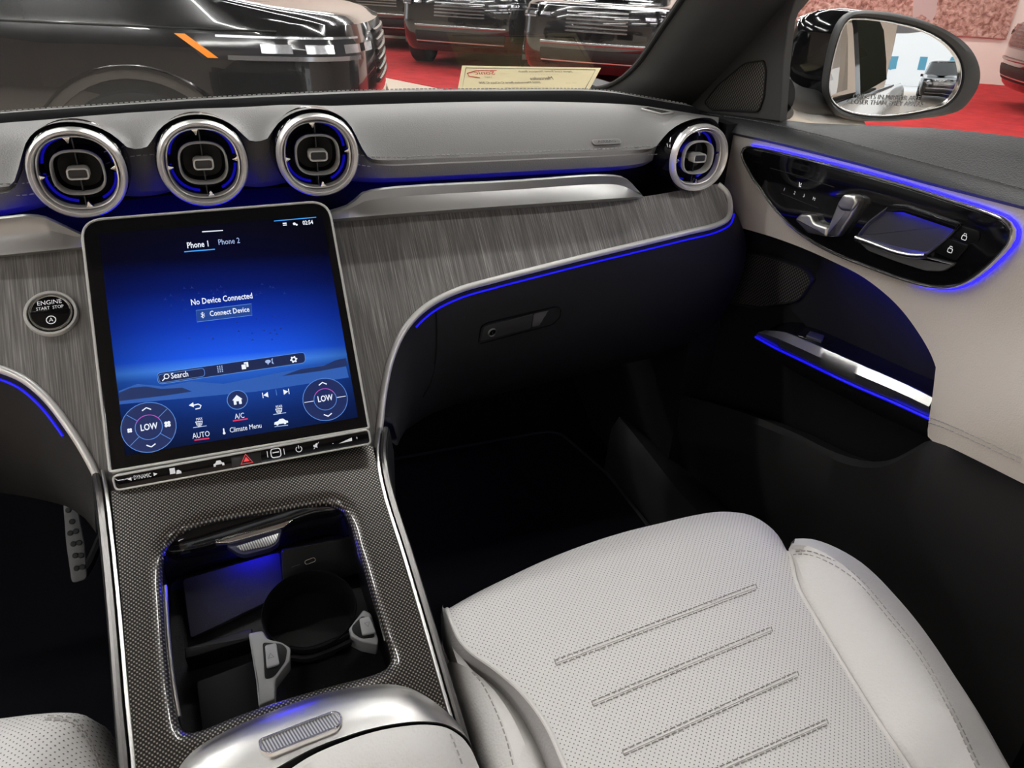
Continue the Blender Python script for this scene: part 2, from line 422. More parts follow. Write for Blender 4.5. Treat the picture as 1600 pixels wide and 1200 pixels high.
# rear wall with the big roller-door opening that the door mirror shows
wall('wall_front', (-14, -14), (-.5, -14), GZ, CEIL, wall_paint, -.25)['label'] = 'showroom wall beside the roller door'
wall('wall_front_far', (6.2, -14), (19.5, -14), GZ, CEIL, wall_paint, -.25)['label'] = 'showroom wall past the roller door'
wall('wall_front_header', (-.5, -14), (6.2, -14), 2.9, CEIL, mat('grey header', (.32, .33, .36), .6), -.25)['label'] = 'grey header over the roller door'
tag(slab('ceiling', (-16, -16, CEIL), (24, 26, CEIL + .1), ceil_dark), 'dark showroom ceiling', kind='structure')
tag(slab('ground', (-30, -60, GZ - .25), (40, -14.2, GZ - .02), mat('sunlit concrete', (.75, .75, .74), .8)), 'sunlit concrete outside the roller door', kind='structure')

# ceiling tube lamps
tube_glow = mat('lamp diffuser', (1, 1, 1), .5, emit=(1, .985, .965), es=TUBE_POWER)
lamp_body = mat('lamp housing', (.5, .5, .5), .5)
def tube_lamp(x, y, L, rz, label):
    r0 = root('ceiling_lamp', label, 'lamp', (x, y, CEIL), 'linear ceiling lamps of the showroom')
    c, s_ = math.cos(rz), math.sin(rz); ex = np.array([c, s_, 0]); ey = np.array([-s_, c, 0])
    p = np.array([x, y, CEIL])
    v, f = boxf(p - [0, 0, .43], ex * L / 2, ey * .05, (0, 0, .03)); mesh('housing', v, f, lamp_body, r0, smooth=False)
    v, f = boxf(p - [0, 0, .475], ex * (L / 2 - .02), ey * .045, (0, 0, .012)); mesh('diffuser', v, f, tube_glow, r0, smooth=False)
    for k in (-1, 1):
        tube('suspension_rod', [p + ex * k * L * .35, p + ex * k * L * .35 - [0, 0, .40]], .006, lamp_body, r0, n=6)
rows_ = [(-7.0, 'ahead of the roller door'), (-3.4, 'behind the rear seats'), (.6, 'above the cabin'), (3.4, 'over the nose of the car'), (6.2, 'over the red carpet'), (9.4, 'in front of the parked cars')]
for yi, (yy, wh) in enumerate(rows_):
    for xi, xx in enumerate((-7.5, -2.6, 2.3, 7.2)):
        tube_lamp(xx, yy + .2 * xi, 3.6, 0, 'linear ceiling lamp ' + wh + ', ' + ('far driver side', 'near driver side', 'near passenger side', 'far passenger side')[xi])

for k, tt in enumerate((-12, -7.5, -3, 1.5)):  # extra unseen lamp row, added to brighten the cream wall
    q = W0 - WN * 2.2 + WD * tt
    tube_lamp(q[0], q[1], 3.6, math.atan2(WD[1], WD[0]), ('first', 'second', 'third', 'fourth')[k] + ' unseen ceiling lamp added to brighten the cream wall, from its far end')
# ================================================================== THE CAR: shell
SHELL = root('car_shell', 'white outer shell of the car around the cabin', 'car', (.8, -.3, GZ))
tag(slab('floor_pan', (-.80, -2.2, .20), (.78, .50, .26), carpet_black), 'black carpeted car floor', kind='structure')
tag(grid('wall_footwell', [[(-.80, .28, .255), (.78, .28, .255)], [(-.80, .5, .40), (.78, .5, .40)], [(-.80, .56, .62), (.78, .56, .62)], [(-.80, .58, .86), (.78, .58, .86)]], carpet_black), 'black carpeted toe board of the footwell', kind='structure')

for sx_ in (-1, 1):
    tag(slab('trim_%d' % (2 if sx_ > 0 else 3), (sx_ * .73 - .03, .02 if sx_ > 0 else -.1, .25), (sx_ * .73 + .03, .60, .93), plastic_black), 'black footwell side panel', kind='structure')
tag(grid('ceiling_cabin', [[(-.62, -.30, 1.42), (.60, -.30, 1.42)], [(-.60, -.9, 1.46), (.58, -.9, 1.46)], [(-.60, -2.3, 1.44), (.58, -2.3, 1.44)]], mat('headliner', (.35, .34, .33), .9)), 'grey cabin headliner, unseen, added to shade the footwell', kind='structure')  # roof out of view, added to keep overhead light out of the footwell
# ---- dashboard ----
DASH = root('dashboard', 'grey leather dashboard with wood panel and silver trim', 'dashboard', (.2, .1, .3))
N = 160
def curve_Y(pts, n=N):       # pts: (px, py, Y)
    return cr([PY(a, b_, c) for a, b_, c in pts], n)
seam = curve_Y([(-260, 312, -.012), (-120, 304, -.012), (0, 293, -.012), (50, 291, -.012), (120, 262, -.012), (200, 233, -.012), (300, 229, -.012), (390, 220, -.012), (440, 219, -.012), (505, 232, -.012), (572, 249, -.012), (700, 247, -.012), (850, 241, -.012), (950, 237, -.012), (1035, 231, -.012), (1110, 226, -.012)])
crest = curve_Y([(-260, 222, .13), (-120, 206, .13), (0, 193, .13), (150, 184, .13), (300, 176, .13), (450, 169, .13), (600, 163, .13), (760, 159, .13), (900, 160, .13), (1000, 166, .12), (1060, 175, .10), (1120, 186, .07)])
VC = [PY(122, 271, -.045), PY(318, 256, -.045), PY(497, 243, -.045), PY(1092, 247, -.045)]
def over_vents(r_, t):
    r_ = r_.copy()
    for c in VC:
        dx = np.abs(r_[:, 0] - c[0]); Rv = .0525 if c[0] > .4 else .0492
        arc = np.where(dx < Rv * .92, np.sqrt(np.maximum(Rv ** 2 - dx ** 2, 0)), Rv * .392 - (dx - Rv * .92) * 2.2)
        top = c[2] + arc - .12 * (r_[:, 1] + .03) - .02 * t
        a_ = r_[:, 2]; r_[:, 2] = .5 * (a_ + top + np.sqrt((a_ - top) ** 2 + .010 ** 2)) - .0 
        far = (a_ - top) > .05; r_[far, 2] = a_[far]
        r_[:, 1] -= .030 * np.exp(-(dx / .05) ** 2) * (1 - t) ** 2
    return r_
N_ROWS = 13
rows = []
for i in range(N_ROWS):
    t = i / (N_ROWS - 1); r_ = seam * (1 - t) + crest * t; r_[:, 2] += .016 * math.sin(math.pi * t); r_[:, 1] -= .006 * math.sin(math.pi * t); rows.append(over_vents(r_, t))
seam_b = rows[0].copy(); cr_b = rows[-1]; rows.append(cr_b + [0, .014, -.004]); rows.append(cr_b + [0, .03, -.020])
PAD = grid('upper_pad', rows, leather_grey, DASH)
# far cowl pad behind the crest: a rounded lip with a stitched edge, shade painted into its dark front
lip0 = curve_Y([(-260, 212, .15), (0, 186, .15), (300, 168, .15), (600, 155, .15), (800, 152, .15), (960, 153, .15), (1040, 167, .13), (1100, 176, .10)])
lip1 = curve_Y([(-260, 206, .19), (0, 178, .19), (150, 167, .19), (300, 156, .19), (450, 148, .19), (600, 142, .19), (760, 141, .19), (930, 142, .19), (1000, 152, .17), (1070, 165, .13)])
cowl = mat('cowl leather', (.13, .125, .12), .45, bump=(700, .25, 'voronoi'))
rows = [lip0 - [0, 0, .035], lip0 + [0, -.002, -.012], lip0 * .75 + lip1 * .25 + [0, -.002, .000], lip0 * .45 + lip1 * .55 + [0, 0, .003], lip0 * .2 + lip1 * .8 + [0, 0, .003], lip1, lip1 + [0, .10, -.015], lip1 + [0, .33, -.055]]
LIP = grid('cowl_pad', rows[:4], mat('shaded cowl leather', (.010, .010, .011), .8, spec=.1), DASH); grid('cowl_top', rows[3:], leather_grey, DASH)
mb = MB(); mb.add(*stitches(lip0 * .15 + lip1 * .85 + [0, 0, .0035])); mb.build('cowl_stitching', thread_grey, DASH)['kind'] = 'stuff'
# lower pad under the seam, curling forward into the lit recess
def sm(t): return t * t * (3 - 2 * t)
low = curve_Y([(-260, 358, -.024), (0, 330, -.024), (200, 310, -.024), (330, 296, -.024), (450, 290, -.024), (572, 281, -.024), (700, 274, -.024), (850, 266, -.024), (950, 261, -.024), (1035, 254, -.024), (1110, 250, -.024)])
rows = [seam_b, seam_b + [0, -.003, -.004], seam_b * .75 + low * .25 + [0, -.006, 0], seam_b * .4 + low * .6 + [0, -.004, 0], low.copy(), low + [0, .012, -.008], low + [0, .05, -.012]]
for q_ in rows[1:]:
    for c in VC: q_[:, 1] += .050 * np.exp(-((q_[:, 0] - c[0]) / .046) ** 2) 
LOW = grid('lower_pad', rows, leather_grey, DASH)
rec0 = low + [0, .05, -.014]
grid('recess_wall', [rec0, rec0 + [0, .004, -.03], rec0 + [0, -.006, -.075]], satin_black, DASH)
mb = MB()
for dz in (.0045, -.0065):
    mb.add(*stitches((seam + [0, -.0055 if dz < 0 else -.003, dz])[79:152])); mb.add(*stitches((seam + [0, -.0055 if dz < 0 else -.003, dz])[:49]))
mb.build('seam_stitching', thread_grey, DASH)['kind'] = 'stuff'
# silver blade (the shelf under the lit recess), open to both sides of the screen
def blade(name, top, bot, cl):
    t = cr([PY(a, b_, c) for a, b_, c in top], 40); q = cr([PY(a, b_, c) for a, b_, c in bot], 40)
    rows = [t + [0, .012, -.002], t + [0, .004, .0012], t, t * .6 + q * .4 + [0, .006, 0], q * .7 + t * .3 + [0, .004, 0], q, q + [0, .02, -.010], q + [0, .075, -.012]]
    return grid(name, rows, silver_paint, DASH)
blade('silver_blade', [(480, 341, -.050), (548, 320, -.050), (565, 304, -.050), (600, 296, -.050), (800, 284, -.050), (950, 275, -.050), (978, 280, -.050), (1004, 305, -.045)],
      [(480, 346, -.060), (560, 339, -.060), (620, 334, -.060), (700, 328, -.060), (800, 321, -.060), (900, 314, -.060), (960, 310, -.056), (1006, 307, -.048)], 0)
blade('silver_blade', [(-260, 372, -.050), (-100, 352, -.050), (0, 342, -.050), (45, 338, -.050), (70, 341, -.050), (95, 352, -.050), (140, 372, -.050), (200, 384, -.052)],
      [(-260, 425, -.060), (-100, 410, -.060), (0, 399, -.060), (60, 393, -.060), (100, 389, -.060), (140, 385, -.060), (180, 386, -.060), (202, 386, -.058)], 0)
# blue light bar hidden behind the blade's upper edge
for lst in ([(565, 312, -.030), (800, 291, -.030), (960, 284, -.030), (990, 300, -.030)], [(-260, 385, -.030), (0, 352, -.030), (60, 348, -.030), (120, 375, -.030)], [(180, 372, -.012), (320, 352, -.012), (420, 345, -.012), (500, 338, -.012)]):
    tube('light_bar', curve_Y([(a, b_ + 5, c) for a, b_, c in lst], 24), .0035, blue_light, DASH, n=6)

# wood panel: a 45 degree surface from the blade down to the chrome strip
WO, WNn = np.array([0, -.045, .837]), nrm([0, -1, 1.0])
def PW(px, py, w=0): return PP(px, py, WO + WNn * w, WNn)
strip_r = [(590, 700), (594, 660), (600, 610), (612, 558), (634, 512), (668, 478), (715, 454), (770, 438), (840, 420), (920, 400), (1000, 381), (1070, 364), (1118, 352), (1138, 340), (1141, 322), (1136, 302), (1122, 288)]
SR = cr([PW(*p) for p in strip_r], 110)
strip_l = [(-260, 560), (-120, 566), (-40, 570), (0, 577), (36, 592), (72, 622), (105, 664), (132, 706), (152, 745), (166, 790)]
SL = cr([PW(*p) for p in strip_l], 60)
topw = cr([PW(a, b_) for a, b_ in [(-260, 424), (-100, 409), (0, 398), (130, 386), (300, 365), (450, 350), (560, 340), (700, 329), (850, 318), (1005, 307), (1060, 298), (1122, 287)]], 120)
loop = list(topw) + list(SR[::-1]) + [PW(560, 720), PW(300, 770), PW(200, 790)] + list(SL[::-1])
# fill: columns from the top edge down to the lower outline
lower = resample(np.array(list(SL) + [PW(190, 800), PW(320, 770), PW(450, 745), PW(560, 725)] + list(SR)), 600)
cols = []
up_dir = nrm(np.cross(WNn, [1, 0, 0])); 
def split_fill(name, loop3, m, parent, thick=.006, n=WNn):
    bm = bmesh.new(); vs = [bm.verts.new(p) for p in loop3]; f = bm.faces.new(vs); bm.normal_update()
    bmesh.ops.triangulate(bm, faces=[f]); bm.verts.index_update()
    v = [np.array(x.co) for x in bm.verts]; fs = [tuple(y.index for y in x.verts) for x in bm.faces]; bm.free()
    k = len(v); vv = v + [x - n * thick for x in v]; nn = len(loop3)
    fs2 = [tuple(i + k for i in q[::-1]) for q in fs]
    side = [(i, (i + 1) % nn, (i + 1) % nn + k, i + k) for i in range(nn)]
    return mesh(name, vv, fs + fs2 + side, m, parent, angle=30)
split_fill('wood_panel', loop, wood, DASH)
# chrome strips bordering the wood, with a blue light line under them
def border(cv, inner, nm='chrome_strip', w=.0075):
    T = np.gradient(cv, axis=0); up = np.array([nrm(np.cross(nrm(t), WNn)) for t in T])
    prof = [(-1, -.35), (-.6, .25), (0, .45), (.6, .25), (1, -.35), (1, -.9), (-1, -.9)]
    return tube(nm, cv + WNn * .0025, w * .5, frame_silver, DASH, prof=[(a, -b_ * 1.0) for a, b_ in prof], up=up)
border(SR, 1); border(SL, 1)
def light_line(cv, off, r=.0013):
    T = np.gradient(cv, axis=0); side = np.array([nrm(np.cross(nrm(t), WNn)) for t in T])
    return tube('light_line', cv + side * off + WNn * -.004, r, blue_line, DASH, n=6)
light_line(SR[24:103], .0085); light_line(SL[:44], .0085)

# lower dash below the wood: knee panels
def under(cv, low_pts, name, m):
    lowc = cr([np.array(p) for p in low_pts], len(cv))
    T = np.gradient(cv, axis=0); side = np.array([nrm(np.cross(nrm(t), WNn)) for t in T])
    a = cv + side * .0035 - WNn * .004
    b_ = cv + side * .012 - WNn * .012
    rows = [a, b_] + [b_ * (1 - t) + lowc * t + np.array([0, -.03 * math.sin(math.pi * t), 0]) for t in (.15, .35, .55, .75, .9, 1)]
    rows.append(lowc + [0, .10, -.02])
    return grid(name, rows, m, DASH)
UND = under(SR[6:106], [PY(612, 690, -.16), PY(640, 668, -.10), PY(690, 640, -.02), PY(800, 610, .02), PY(950, 575, .03), PY(1060, 545, .03), PY(1125, 500, .03), PY(1150, 420, .02)], 'knee_panel', plastic_soft)
under(SL, [PY(-260, 760, -.02), PY(-100, 760, -.02), PY(0, 770, -.02), PY(60, 780, -.06), PY(100, 790, -.10), PY(130, 800, -.14), PY(160, 810, -.18)], 'knee_panel', plastic_soft)

tube('footwell_light', [(.30, .20, .60), (.50, .20, .60)], .004, mat('footwell light', (0, 0, .2), .5, emit=(.02, .03, 1), es=1.2), DASH, n=6)
# glove box door set into the knee panel
GB = root('glove_box', 'dark glove box with recessed latch and round key lock', 'glove box', tuple(hit(UND, 850, 500)))
gseam = cr([hit(UND, x, y, .0006) for x, y in [(681, 482), (682, 520), (680, 560), (673, 595), (660, 620)]], 20)
tube('door_gap', gseam, .0011, mat('gap black', (.001, .001, .001), .9), GB, n=5)
gc = hit(UND, 812, 508); gn = nrm(np.cross(hit(UND, 860, 500) - hit(UND, 760, 520), hit(UND, 812, 488) - hit(UND, 812, 530)))
gn = gn if gn @ ray(812, 508) < 0 else -gn
GF = Frame(gc, hit(UND, 870, 492) - hit(UND, 755, 520), np.cross(gn, hit(UND, 870, 492) - hit(UND, 755, 520)))
lp = round_poly(GF.loop([(747, 536), (752, 509), (762, 504), (868, 479), (875, 482), (874, 494), (862, 506)]), .004)
gap_m = MATS['gap black']
GF.ring('latch_frame', inset(lp, -.0012), lp, -.004, .0022, satin_black, GB, bev=.0008)
lev = round_poly(GF.loop([(750, 532), (755, 511), (765, 507), (832, 490), (828, 512)]), .002)
GF.prism('latch', lev, -.002, .0015, mat('latch plastic', (.035, .035, .036), .38), GB, bev=.0006)
pull = round_poly(GF.loop([(831, 511), (834, 490), (869, 482), (873, 486), (871, 495), (860, 504)]), .003)
GF.prism('finger_recess', pull, -.003, .0004, mat('recess grey', (.10, .10, .10), .35), GB, bev=.0003)
kc = GF.L(768, 518); F2 = GF.at(*kc)
lk = F2.ring('lock_ring', circle(.0062, 24), circle(.0046, 24), 0, .0032, satin_silver, GB, bev=.0006)
F2.prism('lock_core', circle(.0045, 24), 0, .0026, gloss_black, lk, bev=.0005)
F2.prism('key_slot', rrect(.0009, .0042, .0003, 2), .0026, .0029, chrome, lk)

# ---- air vents ----
VR = .0434
def build_vent(c, label, hd=.034, hr=1.06, barrel=None):
    F = Frame(c, (1, 0, 0), (0, 0, 1))
    R0 = root('air_vent', label, 'air vent', tuple(c), 'round turbine air vents of the dashboard')
    def lathe(name, prof, m, p=2.0, rx=1, ry=1, n=56, caps=(False, False), par=R0):
        rows = [[F.P(u, v, w) for u, v in circle(VR * s * rx, n, VR * s * ry, p)] for s, w in prof]
        return grid(name, rows, m, par, cu=True, cap0=caps[0], cap1=caps[1])
    lathe('housing', [(hr, -hd), (hr, -.020), (hr - .01, -.012), (1.03, -.006), (1.0, -.003), (.97, -.005)], gloss_black)
    lathe('outer_ring', [(1.0, -.006), (1.005, -.001), (.985, .0045), (.95, .0065), (.93, .0055), (.905, .004), (.885, .0045), (.86, .003), (.845, -.002), (.84, -.014)], vent_silver, 2.08)
    ir = lathe('inner_ring', [(.825, -.012), (.825, -.003), (.81, -.0005), (.785, -.001), (.77, -.003), (.765, -.010)], vent_silver, 2.35)
    for k in range(4):
        a = math.radians(90 * k + 6); r_ = VR * .775
        G = F.at(r_ * math.cos(a), r_ * math.sin(a) * .98, a)
        G.prism('notch', [(.002, -.0045), (.002, .0045), (-.0012, .0018), (-.0045, .0006), (-.0045, -.0006), (-.0012, -.0018)], -.010, -.0015, bright_chrome, ir, bev=.0004)
    lathe('channel', [(.765, -.009), (.755, -.02), (.74, -.034), (.60, -.037), (.0, -.037)], deep_black, 2.35)
    for a0, a1 in ((-62, -8), (10, 78), (102, 168), (186, 258)):
        pts = []
        for k in range(17):
            a = math.radians(a0 + (a1 - a0) * k / 16); c_, s_ = math.cos(a), math.sin(a); q = (abs(c_) ** 2.35 + abs(s_) ** 2.35) ** (-1 / 2.35)
            pts.append(F.P(VR * .742 * q * c_, VR * .742 * q * s_, -.020))
        tube('light_ring', pts, .0020, vent_blue, R0, n=6)
    lathe('center_barrel', [(.99, -.034), (.99, -.003)], barrel or satin_black, 2.7, .55, .50)
    cb = lathe('center_ring', [(1.0, -.006), (1.0, -.003), (.985, -.0005), (.95, .0008), (.915, -.0005), (.905, -.004), (.905, -.014)], frame_silver, 2.7, .55, .50)
    lathe('center_bowl', [(.90, -.012), (.80, -.020), (.3, -.023), (0, -.023)], deep_black, 2.7, .54, .49)
    for (u0, v0, u1, v1) in ((0, .80 * VR, 0, .14 * VR), (.0, -.80 * VR, .0, -.14 * VR)):
        t = nrm([u1 - u0, v1 - v0]); q = np.array([-t[1], t[0]]) * .0006
        L = [np.array([u0, v0]) + q, np.array([u0, v0]) - q, np.array([u1, v1]) - q, np.array([u1, v1]) + q]
        F.prism('blade', L, -.024, -.009, mat_blade, R0)
    kl = rrect(VR * .46, VR * .27, VR * .09, 5)
    F.prism('stalk', rrect(VR * .36, VR * .2, VR * .07, 4), -.022, -.002, satin_silver, R0, bev=.001)
    kn = F.ring('knob', kl, inset(kl, .0020), -.010, .0035, frame_silver, R0, bev=.001)
    F.prism('knob_face', inset(kl, .0016), -.004, .0022, mat_knob, kn, bev=.0004)
    return R0
deep_black = mat('deep black', (.002, .002, .002), .6); vent_silver = mat('vent silver', (.95, .94, .925), .26, .55); mat_blade = mat('vent blade', (.05, .05, .055), .35, .5); mat_knob = mat('knob face', (.03, .03, .03), .4)
vent_blue = mat('vent light', (0, 0, .2), .5, emit=(.012, .008, 1), es=.11)
def dup(o, parent=None, loc=None):
    c = o.copy(); COL.objects.link(c)
    ORG[c.name] = np.array(loc) if loc is not None else ORG[o.name]
    if parent is not None: c.parent = parent
    if loc is not None: c.location = loc
    for ch in o.children: dup(ch, c)
    return c
V1 = build_vent(PY(122, 271, -.045), 'round chrome air vent nearest the steering wheel side of the screen')
for (px, py), lb in (((318, 256), 'round chrome air vent directly above the middle of the touchscreen'), ((497, 243), 'round chrome air vent above the passenger corner of the touchscreen'), ):
    v = dup(V1, None, tuple(PY(px, py, -.045))); v['label'] = lb
build_vent(PY(1092, 247, -.045), 'round chrome air vent at the passenger door end of the dashboard', .040, 1.08, chrome)

# ---- touchscreen ----
a_, b_, c_ = math.radians(-5.26), math.radians(41.07), math.radians(3.07)
ax = np.array([math.cos(a_), math.sin(a_), 0]); nu = np.array([-math.sin(a_), math.cos(a_), 0]); upv = math.sin(b_) * nu + math.cos(b_) * np.array([0, 0, 1])
SF = Frame((-.0021, -.1685, .7863), math.cos(c_) * ax + math.sin(c_) * upv, -math.sin(c_) * ax + math.cos(c_) * upv)
SW, SH = .2364, .2475
TS = root('touchscreen', 'large upright touchscreen showing a blue phone menu', 'touchscreen', tuple(SF.P(0, -SH / 2, -.02)))
ol = round_poly([(-SW / 2, -SH / 2), (SW / 2, -SH / 2), (SW / 2, SH / 2), (-SW / 2, SH / 2)], [.004, .004, .022, .022], 8)
SF.prism('back_shell', inset(ol, .002), -.020, -.004, satin_silver, TS)
SF.ring('frame', ol, inset(ol, .0024), -.010, .0012, frame_silver, TS, bev=.0008)
SF.prism('cover_glass', inset(ol, .0022), -.006, .0, gloss_black, TS, bev=.0004)
disp = mat('display', (0, 0, 0), .10, spec=.15)
nt = disp.node_tree; b = nt.nodes['Principled BSDF']; b.inputs['Base Color'].default_value = (.002, .002, .003, 1)
tc = nt.nodes.new('ShaderNodeTexCoord'); sx = nt.nodes.new('ShaderNodeSeparateXYZ'); nt.links.new(tc.outputs['Generated'], sx.inputs[0])
vv = sx.outputs[2]; uu = mth(nt, 'SUBTRACT', sx.outputs[0], .5)
g1 = ramp(nt, vv, [(0, (.002, .006, .03)), (.12, (.004, .020, .13)), (.22, (.008, .045, .27)), (.30, (.018, .10, .50)), (.335, (.05, .22, .80)), (.38, (.010, .085, .72)), (.52, (.004, .035, .42)), (.68, (.001, .008, .12)), (.82, (.0005, .001, .014)), (1, (.0008, .001, .004))])
fall = mth(nt, 'SUBTRACT', 1.0, mth(nt, 'MULTIPLY', mth(nt, 'MULTIPLY', uu, uu), 2.2)); fall = mth(nt, 'MAXIMUM', fall, .15)
mx = nt.nodes.new('ShaderNodeMix'); mx.data_type = 'RGBA'; mx.blend_type = 'MULTIPLY'; mx.inputs[0].default_value = 1
nt.links.new(g1, mx.inputs[6]); nt.links.new(fall, mx.inputs[7]); nt.links.new(mx.outputs[2], b.inputs['Emission Color']); b.inputs['Emission Strength'].default_value = .52
dl = SF.loop([(194, 713), (553, 653), (509, 334), (157, 368)])
u0, u1 = dl[[0, 3], 0].mean(), dl[[1, 2], 0].mean(); v0, v1 = dl[:2, 1].mean(), dl[2:, 1].mean()
nx = 2
DISP = SF.flat('display', [[(u0, v0), (u1, v0), (u1, v1), (u0, v1)]], disp, TS, w=.0004)
PXM = .000592
def pm(name, col, s=.46): return mat(name, (0, 0, 0), .5, emit=col, es=s)
e_white, e_grey, e_cyan, e_red = pm('screen white', (.85, .90, 1)), pm('screen grey', (.38, .50, .80)), pm('screen cyan', (.05, .35, .95)), pm('screen red', (.75, .03, .10))
e_hill, e_hill2, e_box, e_bar, e_dial, e_line = pm('screen hill', (.006, .022, .11)), pm('screen far hill', (.02, .10, .42)), pm('screen box', (.006, .05, .28)), pm('screen bar', (.003, .012, .07)), pm('screen dial', (.004, .016, .10)), pm('screen outline', (.10, .26, .70))
def clampd(L): return [(min(max(u, u0), u1), min(max(v, v0), v1)) for u, v in L]
SL_ = lambda *p: SF.L(*p)
def pts(lst): return [SF.L(x, y) for x, y in lst]
SF.flat('far_hills', [clampd(pts([(186, 611), (215, 600), (255, 604), (300, 596), (350, 600), (400, 590), (450, 580), (500, 572), (538, 563), (545, 590), (400, 612), (187, 632)]))], e_hill2, DISP, .0005)
SF.flat('near_hill', [clampd(pts([(186, 614), (205, 606), (228, 604), (252, 608), (285, 606), (300, 612), (260, 618), (187, 627)]))], e_hill, DISP, .0006); SF.flat('near_hill', [clampd(pts([(440, 588), (470, 577), (505, 572), (525, 563), (540, 560), (543, 572), (500, 580)]))], e_hill, DISP, .0006)
def scr_text(body, px, py, cap, m=e_white, bold=0, nm='text', sx=.74): return SF.text(nm, body, *SF.L(px, py), cap * PXM / .70, m, DISP, .001, bold=bold, sx=sx)
scr_text('Phone 1', 310, 383, 10.2, bold=.00016); scr_text('Phone 2', 358, 378, 10.0, e_grey)
scr_text('02:54', 481, 348.5, 7.6, bold=.00012)
scr_text('No Device Connected', 347, 468, 10.0, bold=.00012)
scr_text('Connect Device', 359, 487.5, 9.0, bold=.0001)
scr_text('Search', 281, 586.5, 9.2, bold=.0001)
scr_text('A/C', 374.5, 650.5, 8.6); scr_text('AUTO', 314.5, 680, 8.8); scr_text('Climate Menu', 384, 669, 8.2)
scr_text('MAX', 311.5, 655, 4.2); scr_text('REAR', 436, 635.5, 4.2)
scr_text('LOW', 233, 667.5, 10, bold=.00015); scr_text('LOW', 508, 623, 10, bold=.00015)
def scr_line(lst, wpx, m, nm='line', w=.0009, closed=False): return SF.polyline(nm, pts(lst), wpx * PXM, m, DISP, w, closed)
scr_line([(316, 362.8), (348.5, 360.6)], 1.8, e_white, 'drag_handle'); scr_line([(288, 394), (336, 390)], 2.0, e_cyan, 'tab_underline'); scr_line([(428, 346), (494, 340)], 1.6, e_cyan, 'status_line')
for p in ([(364, 658), (387, 654.5)], [(304, 688), (327, 685)]): scr_line(p, 2.2, e_red, 'red_underline')
for p in ([(302, 668.5), (323, 665.5)], [(427, 648), (447, 645)], [(429, 667), (450, 664.5)]): scr_line(p, 1.2, e_grey, 'underline')
bx = [(306.5, 485.5), (393, 475), (394, 493), (308, 503.5)]
SF.flat('button_fill', [pts(bx)], e_box, DISP, .0006); scr_line(bx, .9, e_line, 'button_outline', closed=True)
sb = round_poly(pts([(245, 583.5), (476, 550.5), (477.5, 567), (248, 601)]), .004)
SF.flat('search_bar', [sb], e_bar, DISP, .0007); SF.polyline('bar_outline', sb, .9 * PXM, e_line, DISP, .0009, True)
sb2 = round_poly(pts([(247, 586), (319, 575.5), (320.5, 588), (250, 599)]), .003); SF.polyline('field_outline', sb2, .8 * PXM, e_line, DISP, .0009, True)
def disc(px, py, rpx, m, nm, w=.0008, ring=None, n=32):
    c = SF.L(px, py); L = circle(rpx * PXM, n) + c
    if ring: return SF.polyline(nm, L, ring * PXM, m, DISP, w, True)
    return SF.flat(nm, [L], m, DISP, w)
for (cx, cy, R_, r_) in ((232.8, 667.8, 39.5, 19.5), (508.2, 624.2, 36, 18.2)):
    disc(cx, cy, R_, e_dial, 'dial', .0007); disc(cx, cy, R_, e_line, 'dial_outline', .0009, 1.0); disc(cx, cy, r_, e_line, 'dial_center', .0009, 1.0)
    c = SF.L(cx, cy); L = [c + r_ * PXM * np.array([math.cos(t), math.sin(t)]) for t in np.linspace(.5, 2.6, 14)]; SF.polyline('dial_accent', L, 1.1 * PXM, pm('screen pink', (.5, .08, .5)), DISP, .001)
    for s in (1, -1):
        q = c + np.array([0, s * (R_ + r_) / 2 * PXM]); k = PXM
        SF.polyline('chevron', [q + np.array([-6.5 * k, -s * 2 * k]), q + np.array([0, s * 2 * k]), q + np.array([6.5 * k, -s * 2 * k])], 1.8 * k, e_white, DISP, .001)
c = SF.L(232.8, 667.8)
for a in (40, 140, 220, 320):
    d = np.array([math.cos(math.radians(a)), math.sin(math.radians(a))]); SF.polyline('dial_spoke', [c + d * 20 * PXM, c + d * 38 * PXM], .9 * PXM, e_line, DISP, .001)
c = SF.L(508.2, 624.2)
for s in (-1, 1): SF.polyline('dial_spoke', [c + np.array([s * 19 * PXM, 0]), c + np.array([s * 34 * PXM, 0])], 1.0 * PXM, e_white, DISP, .001)
def fan(px, py, r):
    c = SF.L(px, py); k = r * PXM; return [circle(k * .45, 10) + c + k * .55 * np.array([math.cos(t), math.sin(t)]) for t in (.8, 2.37, 3.94, 5.5)]
SF.flat('fan_icon', fan(203, 673, 4), e_white, DISP, .001); SF.flat('fan_icon', fan(262, 663, 5.5), e_white, DISP, .001)
def icon(px, py, s, polys, nm, m=e_white, par=None, F=None, w=.001):
    F = F or SF; c = F.L(px, py); k = s * PXM
    return F.flat(nm, [[c + k * np.array(p) for p in L] for L in polys], m, par or DISP, w)
disc(371, 625, 15.5, e_dial, 'home_button', .0007); disc(371, 625, 15.5, e_line, 'home_outline', .0009, 1.1)
icon(371, 625, 8, [[(-1, 0), (0, 1), (1, 0), (.75, 0), (.75, -.95), (.25, -.95), (.25, -.3), (-.25, -.3), (-.25, -.95), (-.75, -.95), (-.75, 0)]], 'home_icon')
c = SF.L(307, 635); k = PXM
SF.polyline('back_arrow', [c + np.array(p) * k for p in ((-6, 2), (3, 3), (7, 0), (5, -4), (-2, -4.5))], 1.8 * k, e_white, DISP, .001); icon(300, 634, 4.5, [[(-1, .2), (.6, 1.1), (.6, -.7)]], 'arrow_tip')
icon(415, 617.5, 5, [[(-1, -.9), (-1, .9), (-.75, .9), (-.75, -.9)], [(-.7, 0), (.8, .9), (.8, -.9)]], 'previous_icon'); icon(447, 612.5, 5, [[(1, -.9), (1, .9), (.75, .9), (.75, -.9)], [(.7, 0), (-.8, .9), (-.8, -.9)]], 'next_icon')
scr_line([(431, 609), (432.5, 618)], .7, e_line, 'divider')
